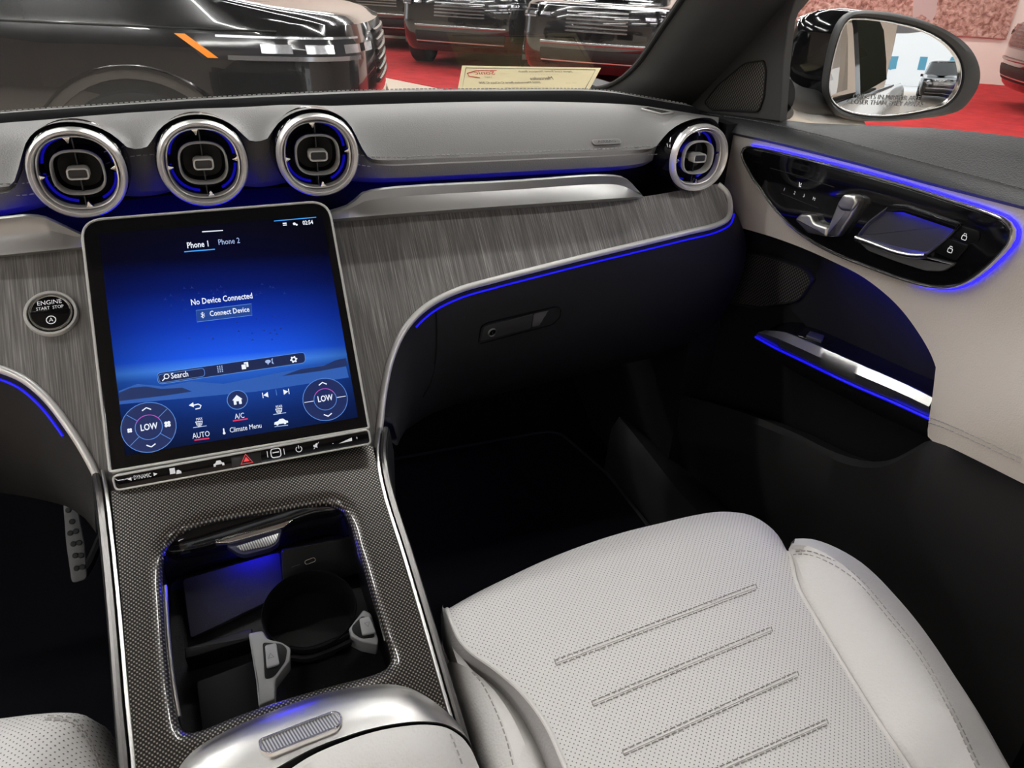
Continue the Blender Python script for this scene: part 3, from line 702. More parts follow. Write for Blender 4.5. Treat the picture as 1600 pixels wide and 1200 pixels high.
icon(344, 577, 5, [[(x - .18, y - .18), (x + .18, y - .18), (x + .18, y + .18), (x - .18, y + .18)] for x in (-.65, 0, .65) for y in (-.9, -.3, .3, .9)], 'keypad_icon', e_grey)
icon(383, 572, 6, [[(-.9, -.9), (.2, -.9), (.2, .4), (-.9, .4)], [(.35, -.4), (.9, -.4), (.9, 1), (-.2, 1), (-.2, .55), (.35, .55)]], 'card_icon')
icon(421, 566, 6, [circle(.75, 14, .5) + np.array([-.35, .2]), [(-.6, -.2), (-.1, -.25), (-.5, -.8)], [(.6, .7), (1.05, 1), (.85, .1), (1.1, -.8), (.55, -.4), (.7, .1)]], 'chat_icon', e_grey)
gl = [(r * math.cos(t), r * math.sin(t)) for t, r in [(math.radians(15 * i), (1 if (i % 4) < 2 else .72)) for i in range(24)]]
gx = icon(459, 562, 6, [gl], 'gear_icon'); icon(459, 562, 2.4, [circle(1, 14)], 'gear_hole', e_bar, w=.0012)
disc(260.5, 588.5, 3.6, e_white, 'magnifier', .001, 1.3, 16); scr_line([(258, 591), (254, 595.5)], 1.6, e_white, 'magnifier_handle')
icon(316.5, 493, 5, [[(-.12, -1), (.12, -1), (.12, 1), (-.12, 1)], [(0, 1), (.6, .45), (-.55, -.5), (-.4, -.65), (.75, .35), (.1, 1.1)], [(0, -1), (.6, -.45), (-.55, .5), (-.4, .65), (.75, -.35), (.1, -1.1)]], 'wireless_icon')
for (x, y) in ((311.5, 662), (436, 642)):
    icon(x, y, 5.5, [[(-1, .7), (1, .7), (.7, -.5), (.5, -.5), (.75, .5), (-.75, .5), (-.5, -.5), (-.7, -.5)]] + [[(q - .09, -1), (q + .09, -1), (q + .09, .3), (q - .09, .3)] for q in (-.35, 0, .35)], 'defrost_icon')
icon(439, 659.5, 10, [[(-1.1, -.3), (-1, .1), (-.45, .2), (-.15, .5), (.4, .5), (.75, .15), (1.1, 0), (1.1, -.3)], circle(.2, 10) + np.array([-.6, -.3]), circle(.2, 10) + np.array([.6, -.3])], 'car_icon')
icon(350, 674, 5, [circle(.42, 12) + np.array([0, -.65]), [(-.2, -.6), (.2, -.6), (.2, .9), (-.2, .9)]], 'thermometer_icon')
icon(445, 351, 3.2, [[(-1, .2), (1, .2), (1, .9), (-1, .9)], [(-1, -.8), (1, -.8), (1, -.2), (-1, -.2)]], 'status_icon'); icon(461, 350.5, 3.6, [circle(.7, 12) + np.array([-.3, .1]), circle(.5, 10) + np.array([.7, -.5])], 'status_icon')
random.seed(4); stp = []
for i in range(46):
    x = 255 + 190 * random.random(); y = 440 + 95 * random.random(); c = SF.L(x, y)
    for a in (90, 210, 330):
        d = np.array([math.cos(math.radians(a)), math.sin(math.radians(a))]); q = np.array([-d[1], d[0]]); k = 3.4 * PXM
        stp.append([c + q * k * .16, c + d * k, c - q * k * .16])
o = SF.flat('star_pattern', stp, pm('screen star', (.003, .02, .20)), DISP, .0005); o['kind'] = 'stuff'

# ---- control bar under the screen ----
BAR = root('control_bar', 'slim black control bar with hazard triangle below the touchscreen', 'control bar', tuple(SF.P(0, -SH / 2 - .01, -.02)))
BF = Frame(SF.P(0, -SH / 2, .004), SF.ex, SF.ey * math.cos(-.25) + SF.n * math.sin(-.25) * -1)
bl = round_poly(BF.loop([(174, 743), (577, 669.5), (581, 694), (180, 768)]), .005, 6)
BF.prism('body', inset(bl, .001), -.016, -.001, satin_black, BAR)
BF.ring('frame', bl, inset(bl, .0018), -.010, .0016, frame_silver, BAR, bev=.0006)
FACE = BF.prism('face', inset(bl, .0016), -.004, .0006, gloss_black, BAR, bev=.0002)
def bt(body, px, py, cap, m): return BF.text('text', body, *BF.L(px, py), cap * PXM / .7, m, FACE, .0012, sx=.6)
bt('DYNAMIC', 223, 744.3, 6.4, white_print)
BI = lambda *a, **k: icon(*a, par=FACE, F=BF, w=.0012, **k)
BI(203, 748.5, 3, [[(-1, 0), (.8, .9), (.8, -.9)]], 'arrow', white_print); BI(243, 740.5, 3, [[(1, 0), (-.8, .9), (-.8, -.9)]], 'arrow', white_print)
BI(274, 736, 7, [[(-1.1, -.5), (0, -.5), (0, .8), (-1.1, .8)], [(.1, -.7), (.3, .1), (.7, .2), (1.2, -.2), (1.2, -.7)]], 'parking_icon', white_print)
BI(342, 724, 8, [[(-1, -.5), (-1, 0), (-.6, .15), (-.35, .6), (.35, .6), (.6, .15), (1, 0), (1, -.5), (.6, -.5), (.6, -.2), (-.6, -.2), (-.6, -.5)]], 'car_icon', white_print)
e_haz = mat('hazard red', (.5, .02, .03), .4, emit=(.75, .07, .08), es=.4)
c = BF.L(385, 717.5); k = PXM
tri = lambda s: [c + s * k * np.array(p) for p in ((-1.05, -.75), (1.05, -.75), (0, 1.0))]
hb = round_poly(BF.loop([(362, 714), (406, 706), (408, 726), (364, 734)]), .002); BF.prism('hazard_button', hb, -.001, .0010, mat('hazard key', (.02, .02, .022), .3), FACE, bev=.0003)
BF.polyline('hazard_icon', tri(8.5), 1.6 * k, e_haz, FACE, .0013, True); BF.flat('hazard_center', [tri(4.2)], e_haz, FACE, .0013)
for x, y in ((362.5, 723), (407.5, 715)): BF.polyline('divider', [BF.L(x - 1, y - 9), BF.L(x + 1, y + 9)], .8 * k, mat_blade, FACE, .0014)
c = BF.L(431, 707.5); BF.polyline('menu_icon', rrect(15 * k, 14 * k, 4 * k, 4) + c, 1.6 * k, white_print, FACE, .0012, True); BF.polyline('menu_icon_bar', [c + np.array([-5 * k, 1 * k]), c + np.array([5 * k, 1 * k])], 1.8 * k, white_print, FACE, .0013)
for s in (-1, 1): BF.polyline('tick', [c + np.array([s * 13 * k, -5 * k]), c + np.array([s * 13 * k, 5 * k])], 1 * k, white_print, FACE, .0012)
c = BF.L(467, 701.5); BF.polyline('power_icon', [c + 4.6 * k * np.array([math.sin(t), math.cos(t)]) for t in np.linspace(.6, 5.68, 16)], 1.1 * k, white_print, FACE, .0012); BF.polyline('power_bar', [c + np.array([0, 1 * k]), c + np.array([0, 6 * k])], 1.1 * k, white_print, FACE, .0012)
BI(494, 696, 5, [[(-.9, -.35), (-.4, -.35), (.3, -.9), (.3, .9), (-.4, .35), (-.9, .35)], [(-1, -1), (-.85, -1.1), (1.05, .95), (.9, 1.05)]], 'mute_icon', white_print)
BF.flat('volume_icon', [[BF.L(529, 693), BF.L(550, 688.5), BF.L(549.5, 683.5)]], white_print, FACE, .0012); bt('-', 520, 692, 8, white_print); bt('+', 557.5, 684.5, 6, white_print)

# ---- engine start button on the wood ----
WF = Frame(PW(81, 491), (1, 0, 0), (0, .707, .707))
SBT = root('start_button', 'round chrome engine start stop button on the wood panel', 'button', tuple(PW(81, 491)))
r0 = .5 * np.linalg.norm(PW(124, 489) - PW(38, 493))
WF.ring('outer_ring', circle(r0, 40), circle(r0 * .84, 40), -.002, .005, frame_silver, SBT, bev=.0015)
WF.prism('collar', circle(r0 * .86, 40), -.002, .002, satin_black, SBT)
WF.ring('cap_ring', circle(r0 * .80, 40), circle(r0 * .74, 40), .0, .006, chrome, SBT, bev=.001)
CAPB = WF.prism('cap', circle(r0 * .745, 40), .0, .0052, satin_silver, SBT, bev=.001)
cl = circle(r0 * .74, 40); hf = [p for p in cl if p[1] <= .12 * r0]; hf = sorted(hf, key=lambda p: math.atan2(p[1] - .1 * r0, p[0]) % (2 * math.pi) if True else 0)
half = [(r0 * .72 * math.cos(t), r0 * .72 * math.sin(t)) for t in np.linspace(math.pi * .97, math.pi * 2.03, 24)]
WF.prism('lower_face', half, .005, .0058, gloss_black, CAPB, bev=.0002)
uh = [(r0 * .70 * math.cos(t), r0 * .70 * math.sin(t)) for t in np.linspace(.10, math.pi - .10, 24)]
WF.prism('upper_face', uh, .005, .0057, gloss_black, CAPB, bev=.0002)
WF.text('text', 'ENGINE', 0, r0 * .42, r0 * .27, white_print, CAPB, .0062, sx=.95, ang=math.radians(2)); WF.text('text', 'START  STOP', 0, r0 * .18, r0 * .2, white_print, CAPB, .0062, sx=.85, ang=math.radians(2))
WF.polyline('auto_stop_ring', circle(r0 * .17, 18) + np.array([0, -r0 * .36]), r0 * .035, white_print, CAPB, .0062, True); WF.text('text', 'A', 0, -r0 * .36, r0 * .24, white_print, CAPB, .0062)

# ---- centre console ----
CF = Frame((0, -.25, .675), (1, 0, 0), (0, .938, .346))
CON = root('center_console', 'centre console in metal weave trim with open storage bin', 'console', (0, -.4, .28))
c_out = CF.loop([(173, 768), (300, 745), (440, 720), (582, 694), (597, 770), (628, 870), (658, 970), (690, 1082), (705, 1135), (600, 1190), (480, 1240), (300, 1290), (216, 1300), (210, 1180), (203, 1100), (192, 960), (182, 850)])
c_out = resample(list(c_out) + [c_out[0]], 120, True)
c_hole_px = [(252, 880), (256, 858), (270, 838), (295, 822), (337, 810), (390, 800), (441, 792), (490, 784), (515, 783), (534, 791), (546, 812), (556, 845), (567, 879), (583, 933), (600, 983), (611, 1020), (609, 1034), (594, 1045), (520, 1066), (442, 1088), (370, 1113), (305, 1138), (288, 1139), (278, 1125), (268, 1080), (260, 1020), (254, 940)]
c_hole = cr(CF.loop(c_hole_px), 120, True)
def holed(name, outer, inner, w, m, parent, th=.004):
    bm = bmesh.new()
    L = []
    for lp_ in (outer, inner):
        vs = [bm.verts.new(CF.P(*p, w)) for p in lp_]; L.append(vs)
        for i in range(len(vs)): bm.edges.new((vs[i], vs[(i + 1) % len(vs)]))
    bmesh.ops.triangle_fill(bm, use_beauty=True, use_dissolve=False, edges=bm.edges[:], normal=Vector(CF.n)); bm.verts.index_update()
    v = [np.array(x.co) for x in bm.verts]; f = [tuple(y.index for y in x.verts) for x in bm.faces]; bm.free()
    k = len(v); n0, n1 = len(outer), len(inner)
    vv = v + [x - CF.n * th for x in v]; ff = f + [tuple(i + k for i in q[::-1]) for q in f]
    ff += [(i, (i + 1) % n0, (i + 1) % n0 + k, i + k) for i in range(n0)] + [(n0 + i, n0 + (i + 1) % n1, n0 + (i + 1) % n1 + k, n0 + i + k) for i in range(n1)]
    return mesh(name, vv, ff, m, parent, angle=30)
h_out = inset(c_hole, -.011)
holed('trim_plate', c_out, h_out, 0, weave, CON)
lipr = []
for k in range(7):
    a = math.pi / 2 * k / 6; lipr.append([CF.P(*p, -.009 * (1 - math.cos(a))) for p in inset(c_hole, -.011 + .011 * math.sin(a))])
grid('trim_lip', lipr, weave, CON, cu=True)
BD = -.062
wl = [[CF.P(*p, -.0085) for p in c_hole], [CF.P(*p, -.02) for p in inset(c_hole, -.001)], [CF.P(*p, BD) for p in inset(c_hole, -.002)]]
grid('bin_wall', wl, satin_black, CON, cu=True)
CF.prism('bin_floor', inset(c_hole, -.004), BD - .004, BD, plastic_black, CON)
# chrome edge rails and side walls
def railpts(lst, w=0): return cr([CF.P(*CF.L(x, y), w) for x, y in lst], 50)
rr_ = cr([PW(594, 668, .002), CF.P(*CF.L(590, 712)), CF.P(*CF.L(600, 768)), CF.P(*CF.L(631, 868)), CF.P(*CF.L(662, 972)), CF.P(*CF.L(693, 1080)), CF.P(*CF.L(712, 1145)), CF.P(*CF.L(745, 1260))], 60)
rl_ = cr([PW(160, 735, .002), CF.P(*CF.L(167, 775)), CF.P(*CF.L(176, 850)), CF.P(*CF.L(187, 960)), CF.P(*CF.L(199, 1100)), CF.P(*CF.L(207, 1180)), CF.P(*CF.L(216, 1300))], 60)
dark_rail = mat('dark chrome rail', (.16, .155, .15), .3, .8)
pr_ = [(-1, -.6), (-.8, .3), (0, .6), (.8, .3), (1, -.6)]
for cv, sg in ((rr_, 1), (rl_, -1)):
    tube('edge_rail', cv, .0016, satin_silver, CON, n=8)
    tube('outer_rail', cv + np.array([sg * .0060, 0, -.003]), .0034, dark_rail, CON, n=8)
    o1 = cv + np.array([sg * .010, 0, -.004]); o2 = o1 + np.array([sg * .004, 0, -.03]); o3 = o1.copy(); o3[:, 0] += sg * .006; o3[:, 2] = .255
    grid('side_wall', [cv + np.array([0, 0, -.004]), o1, o2, o2 * .5 + o3 * .5, o3], plastic_soft, CON)
# rolled-back lid with handle
lid0 = cr([CF.P(*CF.L(x, y, -.006), -.006) for x, y in [(254, 872), (258, 852), (272, 834), (300, 818), (370, 802), (450, 788), (512, 781), (536, 789), (548, 812)]], 40)
lid1 = cr([CF.P(*CF.L(x, y, -.022), -.022) for x, y in [(258, 892), (268, 880), (285, 868), (320, 856), (390, 836), (450, 820), (505, 808), (532, 812), (550, 832)]], 40)
lid2 = cr([CF.P(*CF.L(x, y, -.034), -.034) for x, y in [(262, 905), (272, 896), (292, 884), (325, 874), (390, 856), (450, 840), (505, 826), (535, 828), (556, 850)]], 40)
LID = grid('lid', [lid0, lid0 * .5 + lid1 * .5 + CF.n * .005, lid1, lid2, lid2 - CF.n * .012], weave, CON)
LID.data.materials[0] = gloss_black
HF = Frame(CF.P(*CF.L(400, 835, -.018), -.018), CF.ex, CF.ey)
hl = round_poly(HF.loop([(335, 849), (352, 838), (425, 814), (460, 812), (444, 824), (360, 848)]), .002)
HB = HF.prism('lid_handle', hl, -.004, .001, bright_chrome, LID, bev=.0009)
HF.prism('handle_surround', round_poly(HF.loop([(352, 849), (442, 822), (434, 846), (422, 854), (383, 864), (370, 861)]), .003), -.010, -.003, mat('blue lit rim', (.02, .02, .06), .4), LID, bev=.001)
HF.prism('handle_mesh', round_poly(HF.loop([(368, 852), (437, 830), (431, 845), (420, 851), (378, 859)]), .002), -.008, -.0018, ribbed, LID, bev=.0006)
tube('bin_light', [CF.P(*CF.L(370, 862, -.031), -.031), CF.P(*CF.L(428, 846, -.031), -.031)], .0018, mat('bin light', (0, 0, .2), .5, emit=(.012, .008, 1), es=60.), CON, n=6)
# charging mat, usb socket plate
CH = Frame(CF.P(*CF.L(365, 930, -.050), -.050), CF.ex, CF.ey * .98 + CF.n * .12)
mm = round_poly(CH.loop([(285, 905), (437, 862), (444, 928), (297, 998)]), .004)
CH.prism('charging_mat', mm, -.006, 0, mat('rubber mat', (.03, .03, .04), .8, spec=.08, bump=(1500, .4, 'noise')), CON, bev=.001)
US = Frame(CF.P(*CF.L(500, 880, -.040), -.040), CF.ex, CF.ey * .80 + CF.n * .60)
USB = US.prism('usb_plate', round_poly(US.loop([(440, 860), (556, 838), (566, 895), (442, 925)]), .003), -.012, 0, satin_black, CON, bev=.0008)
ul = rrect(.0105, .0046, .0022, 5); up0 = US.at(*US.L(484.5, 876.5), math.radians(8))
up0.ring('usb_socket', ul, inset(ul, .0008), 0, .0008, bright_chrome, USB, bev=.0003); up0.prism('usb_opening', inset(ul, .0008), 0, .0003, gap_m, USB)
us2 = US.at(*US.L(462, 884), math.radians(8)); us2.polyline('usb_symbol', [(-.004, 0), (.004, 0)], .0005, mat_blade, USB, .0004)
# cup holder insert
CUP = root('cup_holder', 'folding cup holder with two grey release brackets in the bin', 'cup holder', tuple(CF.P(*CF.L(490, 980, -.05), -.05)))
KF = Frame(CF.P(*CF.L(480, 980, -.020), -.020), CF.ex, CF.ey)
cw = KF.L(484, 950); rw = .040
wellr = [[KF.P(*(cw + q), w) for q in circle(rw * s, 40, rw * .92 * s)] for s, w in ((1.02, -.004), (1.0, -.001), (.97, -.003), (.95, -.020), (.92, -.040), (0, -.040))]
grid('well', wellr, satin_black, CUP, cu=True)
def bracket(lst, nm, m, z0, z1, bev=.0015, r=.002): return KF.prism(nm, round_poly(KF.loop(lst), r), z0, z1, m, CUP, bev=bev)
bracket([(388, 989), (410, 985), (418, 998), (440, 1003), (454, 1012), (453, 1032), (430, 1062), (429, 1092), (404, 1103), (400, 1062)], 'bracket', grey_plastic, -.02, 0)
bt_ = bracket([(414, 1010), (432, 1006), (437, 1040), (417, 1046)], 'release_button', mat('button grey', (.27, .27, .28), .4), -.004, .0030, .0012)
tr = KF.L(423.5, 1027); KF.polyline('button_mark', [tr + np.array(p) * .0022 for p in ((-1, -.8), (1, -.8), (0, 1))], .0004, gap_m, bt_, .0033, True)
KF.prism('button_pocket', round_poly(KF.loop([(410, 1004), (440, 1006), (449, 1014), (446, 1034), (428, 1058), (414, 1062)]), .003), -.010, .0008, satin_black, CUP, bev=.0004)
bracket([(545, 982), (568, 952), (580, 958), (592, 1000), (590, 1008), (566, 1003), (548, 994)], 'bracket', grey_plastic, -.02, 0)
KF.prism('button_pocket', round_poly(KF.loop([(549, 980), (566, 962), (578, 968), (586, 996), (565, 998), (552, 990)]), .003), -.010, .0008, satin_black, CUP, bev=.0004)
bt_ = bracket([(561, 968), (578, 964), (588, 990), (566, 995)], 'release_button', MATS['button grey'], -.004, .0030, .0012)
tr = KF.L(574, 978); KF.polyline('button_mark', [tr + np.array(p) * .0022 for p in ((-1, .8), (1, .8), (0, -1))], .0004, gap_m, bt_, .0033, True)
for off in (0, 13):
    tube('bridge_arm', cr([KF.P(*KF.L(x, y + off, -.006), -.006) for x, y in [(452, 1014), (480, 1016), (515, 1005), (548, 990)]], 20), .0028, gloss_black, CUP, n=8)
KF.prism('divider_wall', round_poly(KF.loop([(285, 1003), (392, 972), (394, 988), (286, 1020)]), .001), -.040, -.012, satin_black, CUP, bev=.001)
KF.prism('tray_panel', round_poly(KF.loop([(300, 1046), (398, 1010), (406, 1100), (310, 1132)]), .003), -.040, -.026, mat('tray plastic', (.005, .005, .006), .5, spec=.15), CUP, bev=.001)
for lst in ([(258, 915), (262, 980), (270, 1060), (280, 1120)], [(560, 860), (575, 905), (592, 960), (603, 1000)]):
    tube('side_guide', cr([CF.P(*CF.L(x, y, -.012), -.012) for x, y in lst], 14), .0016, satin_silver, CON, n=6)

# ---- armrest ----
ARM = root('armrest', 'white leather armrest with brushed silver front edge', 'armrest', (.02, -.58, .5))
def CW(x, y, w): return CF.P(*CF.L(x, y, w), w)
f_edge = cr([CW(x, y, w) for x, y, w in [(262, 1240, .004), (282, 1196, .004), (305, 1171, .004), (346, 1146, .004), (421, 1113, .004), (504, 1084, .004), (567, 1072, .004), (608, 1069, .004), (642, 1076, .002), (675, 1094, -.002), (703, 1118, -.006), (724, 1142, -.010), (740, 1180, -.012)]], 60)
m_edge = cr([CW(x, y, w) for x, y, w in [(285, 1250, .022), (302, 1212, .022), (330, 1186, .022), (370, 1163, .022), (440, 1136, .022), (515, 1108, .022), (570, 1095, .022), (612, 1090, .022), (648, 1094, .020), (683, 1108, .014), (708, 1128, .006), (728, 1152, .0), (744, 1190, -.006)]], 60)
i_edge = cr([CW(x, y, w) for x, y, w in [(305, 1290, .033), (325, 1262, .034), (360, 1240, .034), (410, 1212, .034), (483, 1172, .034), (540, 1150, .034), (585, 1137, .034), (630, 1129, .034), (665, 1127, .030), (695, 1131, .024), (718, 1143, .014), (733, 1158, .006), (750, 1200, .0)]], 60)
SIL = grid('front_trim', [f_edge - CF.n * .02, f_edge, f_edge * .5 + m_edge * .5 + CF.n * .004, m_edge, m_edge * .5 + i_edge * .5 + CF.n * .002, i_edge, i_edge - CF.n * .006], satin_silver, ARM)
j_edge = cr([CW(x, y, w) for x, y, w in [(330, 1330, .036), (370, 1290, .037), (410, 1262, .037), (450, 1232, .037), (490, 1196, .037), (550, 1165, .037), (592, 1150, .037), (632, 1142, .037), (664, 1139, .033), (692, 1142, .028), (712, 1152, .019), (727, 1168, .012), (745, 1208, .006)]], 60)
k_edge = cr([CW(x, y, w) for x, y, w in [(400, 1500, .034), (450, 1500, .036), (500, 1500, .036), (540, 1490, .036), (580, 1480, .036), (620, 1470, .036), (660, 1460, .036), (700, 1450, .034), (740, 1440, .03), (780, 1430, .02), (800, 1420, .01), (815, 1410, .0), (830, 1400, -.01)]], 60)
j_edge = j_edge * .35 + (i_edge + CF.n * .002) * .65
LIDL = grid('leather_lid', [j_edge - CF.n * .012, j_edge - CF.n * .003, j_edge * .96 + k_edge * .04 + CF.n * .002, j_edge * .8 + k_edge * .2 + CF.n * .004, j_edge * .4 + k_edge * .6 + CF.n * .003, k_edge], leather_white, ARM)
grid('lid_gap', [i_edge - CF.n * .003, j_edge - CF.n * .010], satin_black, ARM)
sc = cr([hit(LIDL, x, y, .0012) for x, y in [(702, 1148), (712, 1172), (722, 1199)]], 30)
mb = MB(); mb.add(*stitches(sc)); mb.build('lid_stitching', thread_grey, ARM)['kind'] = 'stuff'
sl = [hit(SIL, x, y) for x, y in ((404, 1166), (534, 1119), (469, 1150), (464, 1138))]
AF = Frame((sl[0] + sl[1]) / 2, sl[1] - sl[0], sl[3] - sl[2]); q = hit(SIL, 469, 1146); AF.o = q + AF.n * .0005
L0 = round_poly(AF.loop([(403, 1158), (406, 1177), (420, 1182), (530, 1139), (537, 1127), (532, 1115), (520, 1113)]), .004, 5)
AF.ring('slot_frame', L0, inset(L0, .0022), -.004, .0022, bright_chrome, ARM, bev=.0009)
AF.prism('slot_mesh', inset(L0, .002), -.004, .0008, ribbed, ARM)

# ---- passenger seat ----
SEAT = root('passenger_seat_unit', 'white perforated leather passenger seat with side bolsters', 'seat', (.35, -.6, .3))
def zs(Y): return .600 + .09 * (Y + .40)
def PS(px, py, dz=0):     # point on the cushion's sloping plane
    return PP(px, py, (0, -.40, .600 + dz), (0, -.09, 1.0))
NS = 44
left_s = cr([PS(x, y) for x, y in [(697, 938), (698, 952), (706, 978), (718, 1002), (736, 1021), (769, 1044), (812, 1081), (850, 1131), (881, 1200), (930, 1330), (965, 1450)]], NS)
right_s = cr([PS(x, y) for x, y in [(1234, 850), (1237, 878), (1247, 919), (1275, 969), (1319, 1044), (1369, 1125), (1419, 1200), (1490, 1310), (1560, 1420)]], NS)
front = cr([PS(x, y) for x, y in [(697, 938), (740, 914), (787, 891), (850, 862), (912, 838), (975, 818), (1037, 803), (1090, 791), (1131, 786), (1175, 791), (1205, 808), (1222, 826), (1234, 850)]], 50)
nf = len(front); rows = []
for i in range(NS):
    t = i / (NS - 1); k = max(0, 1 - t * 3.2); k = k * k
    base = np.array([left_s[i] * (1 - u) + right_s[i] * u for u in np.linspace(0, 1, nf)])
    fr = front - (front[0] * (1 - np.linspace(0, 1, nf)[:, None]) + front[-1] * np.linspace(0, 1, nf)[:, None])
    r_ = base + fr * k
    u = np.linspace(0, 1, nf); r_[:, 2] += .010 * np.sin(math.pi * u) ** .7 * min(1, t * 5)
    r_[:, 2] -= .012 * max(0, 1 - t * 12) ** 2
    rows.append(r_)
f1 = rows[0] + [0, .010, -.022]; f2 = rows[0] + [0, .012, -.06]; f3 = rows[0] + [0, -.01, -.12]
CUSH = grid('cushion', [f3, f2, f1] + rows, leather_perf, SEAT)
# channel seams: paired stitch lines lying in shallow folds
for (a, b_) in (((868, 1036), (1182, 917)), ((926, 1100), (1206, 984)), ((974, 1177), (1247, 1053)), ((1040, 1240), (1293, 1128))):
    mb = MB()
    for o_ in (-4, 4):
        P = [hit(CUSH, a[0] + (b_[0] - a[0]) * t + .35 * o_, a[1] + (b_[1] - a[1]) * t + o_, .0004) for t in np.linspace(0, 1, 16)]; mb.add(*stitches(P, .0042, .0018, .0006))
    for e_ in (a, b_):
        P = [hit(CUSH, e_[0] + .35 * o_, e_[1] + o_, .0004) for o_ in (-4, 0, 4)]; mb.add(*stitches(P, .004, .002, .0006))
    mb.build('channel_stitching', thread_dark, SEAT)['kind'] = 'stuff'
    P = [hit(CUSH, a[0] + (b_[0] - a[0]) * t, a[1] + (b_[1] - a[1]) * t, -.0004) for t in np.linspace(0, 1, 16)]
    tube('channel_fold', P, .0011, leather_white, SEAT, n=6)
dip = np.zeros((NS, 3)); dip[:, 2] = [-.012 * max(0, 1 - (i / (NS - 1)) * 12) ** 2 for i in range(NS)]
left_s = left_s + dip; right_s = right_s + dip
tube('piping', left_s + [.001, 0, .0005], .0020, leather_white, SEAT, n=8); tube('piping', right_s + [0, 0, .0005], .0020, leather_white, SEAT, n=8)
# outer bolster
o1 = cr([PS(x, y, .014) for x, y in [(1238, 858), (1262, 859), (1294, 871), (1338, 900), (1388, 957), (1438, 1020), (1487, 1106), (1531, 1200), (1590, 1310), (1650, 1420)]], NS)
o2 = cr([PS(x, y, -.025) for x, y in [(1236, 848), (1264, 848), (1306, 862), (1352, 889), (1410, 944), (1466, 1019), (1528, 1112), (1578, 1200), (1640, 1310), (1700, 1420)]], NS)
mid = right_s * .5 + o1 * .5; mid[:, 2] += .010
BOL = grid('outer_bolster', [right_s + [-.002, 0, -.012], right_s + [.002, 0, -.001], right_s * .8 + mid * .2 + [0, 0, .003], mid, o1 * .8 + mid * .2 + [0, 0, .004], o1, o1 * .5 + o2 * .5 + [.002, 0, .009], o2, o2 + [.004, 0, -.03], o2 + [0, 0, -.12], o2 + [-.02, 0, -.20]], leather_white, SEAT)
mb = MB()
lst = [(1244, 862), (1262, 861), (1294, 872), (1338, 900), (1388, 957), (1438, 1020), (1487, 1106), (1531, 1200)]
for o_ in (0, 5): mb.add(*stitches(cr([hit(BOL, x - o_ * .7, y + o_, .0005) for x, y in lst], 60), .0042, .002, .0006))
mb.build('bolster_stitching', thread_dark, SEAT)['kind'] = 'stuff'
# inner bolster with the grey gusset below the piping
g1 = cr([PS(x, y, -.020) for x, y in [(692, 945), (693, 975), (699, 1003), (714, 1028), (742, 1044), (775, 1066), (812, 1108), (842, 1160), (862, 1212), (905, 1330), (935, 1450)]], NS)
gus = mat('grey gusset leather', (.36, .345, .335), .5, bump=(520, .35, 'voronoi'))
grid('gusset', [left_s + [.002, 0, -.001], left_s * .5 + g1 * .5 + [-.002, 0, .001], g1, g1 + [-.002, 0, -.012]], gus, SEAT)
b0 = g1[4:] + [0, 0, -.006]; nb = len(b0)
b1 = cr([PS(x, y, -.012) for x, y in [(715, 1036), (735, 1046), (758, 1072), (786, 1130), (808, 1200), (840, 1330), (860, 1450)]], nb)
b2 = cr([PS(x, y, -.040) for x, y in [(692, 1046), (694, 1060), (708, 1088), (733, 1142), (752, 1200), (790, 1330), (815, 1450)]], nb)
IB = grid('inner_bolster', [b0 + [.004, 0, -.012], b0, b0 * .5 + b1 * .5 + [0, 0, .006], b1, b1 * .5 + b2 * .5 + [0, 0, .006], b2, b2 + [-.001, 0, -.03], b2 + [.004, 0, -.12]], leather_white, SEAT)
mb = MB(); mb.add(*stitches(cr([hit(IB, x, y, .0005) for x, y in [(738, 1050), (752, 1066), (772, 1104), (790, 1150), (803, 1199)]], 40))); mb.build('bolster_stitching', thread_dark, SEAT)['kind'] = 'stuff'
grid('seat_base', [[(.16, -.40, .54), (.55, -.40, .54)], [(.16, -.44, .38), (.55, -.44, .38)], [(.16, -.5, .262), (.55, -.5, .262)]], plastic_black, SEAT)
grid('seat_front_skirt', [f3, f3 + [0, -.03, -.08], f3 + [0, -.06, -.18]], plastic_black, SEAT)

# ---- driver seat corner ----
DS = root('driver_seat_unit', 'corner of the white perforated leather driver seat', 'seat', (-.3, -.7, .3))
dfr = [PZ(x, y, z) for x, y, z in [(-160, 1150, .585), (-60, 1128, .588), (0, 1121, .590), (50, 1115, .590), (100, 1113, .588), (128, 1118, .582), (143, 1136, .572), (158, 1165, .562), (172, 1200, .555), (215, 1320, .53)]]
dfr = cr(dfr, 40)
dbk = cr([PZ(x, y, z) for x, y, z in [(-260, 1300, .590), (-160, 1290, .595), (-100, 1280, .597), (-60, 1270, .598), (-20, 1262, .598), (20, 1262, .595), (40, 1268, .592), (60, 1285, .588), (80, 1320, .58), (120, 1420, .57)]], 40)
DC = grid('cushion', [dfr + [.012, 0, -.12], dfr + [.010, .010, -.03], dfr + [.002, .003, -.005], dfr * .94 + dbk * .06 + [0, 0, .003], dfr * .7 + dbk * .3 + [0, 0, .008], dbk], leather_perf, DS)
mb = MB()
for k in (.10, .14): mb.add(*stitches((dfr * (1 - k) + dbk * k + [0, 0, .0055])[18:]))
mb.build('edge_stitching', thread_dark, DS)['kind'] = 'stuff'

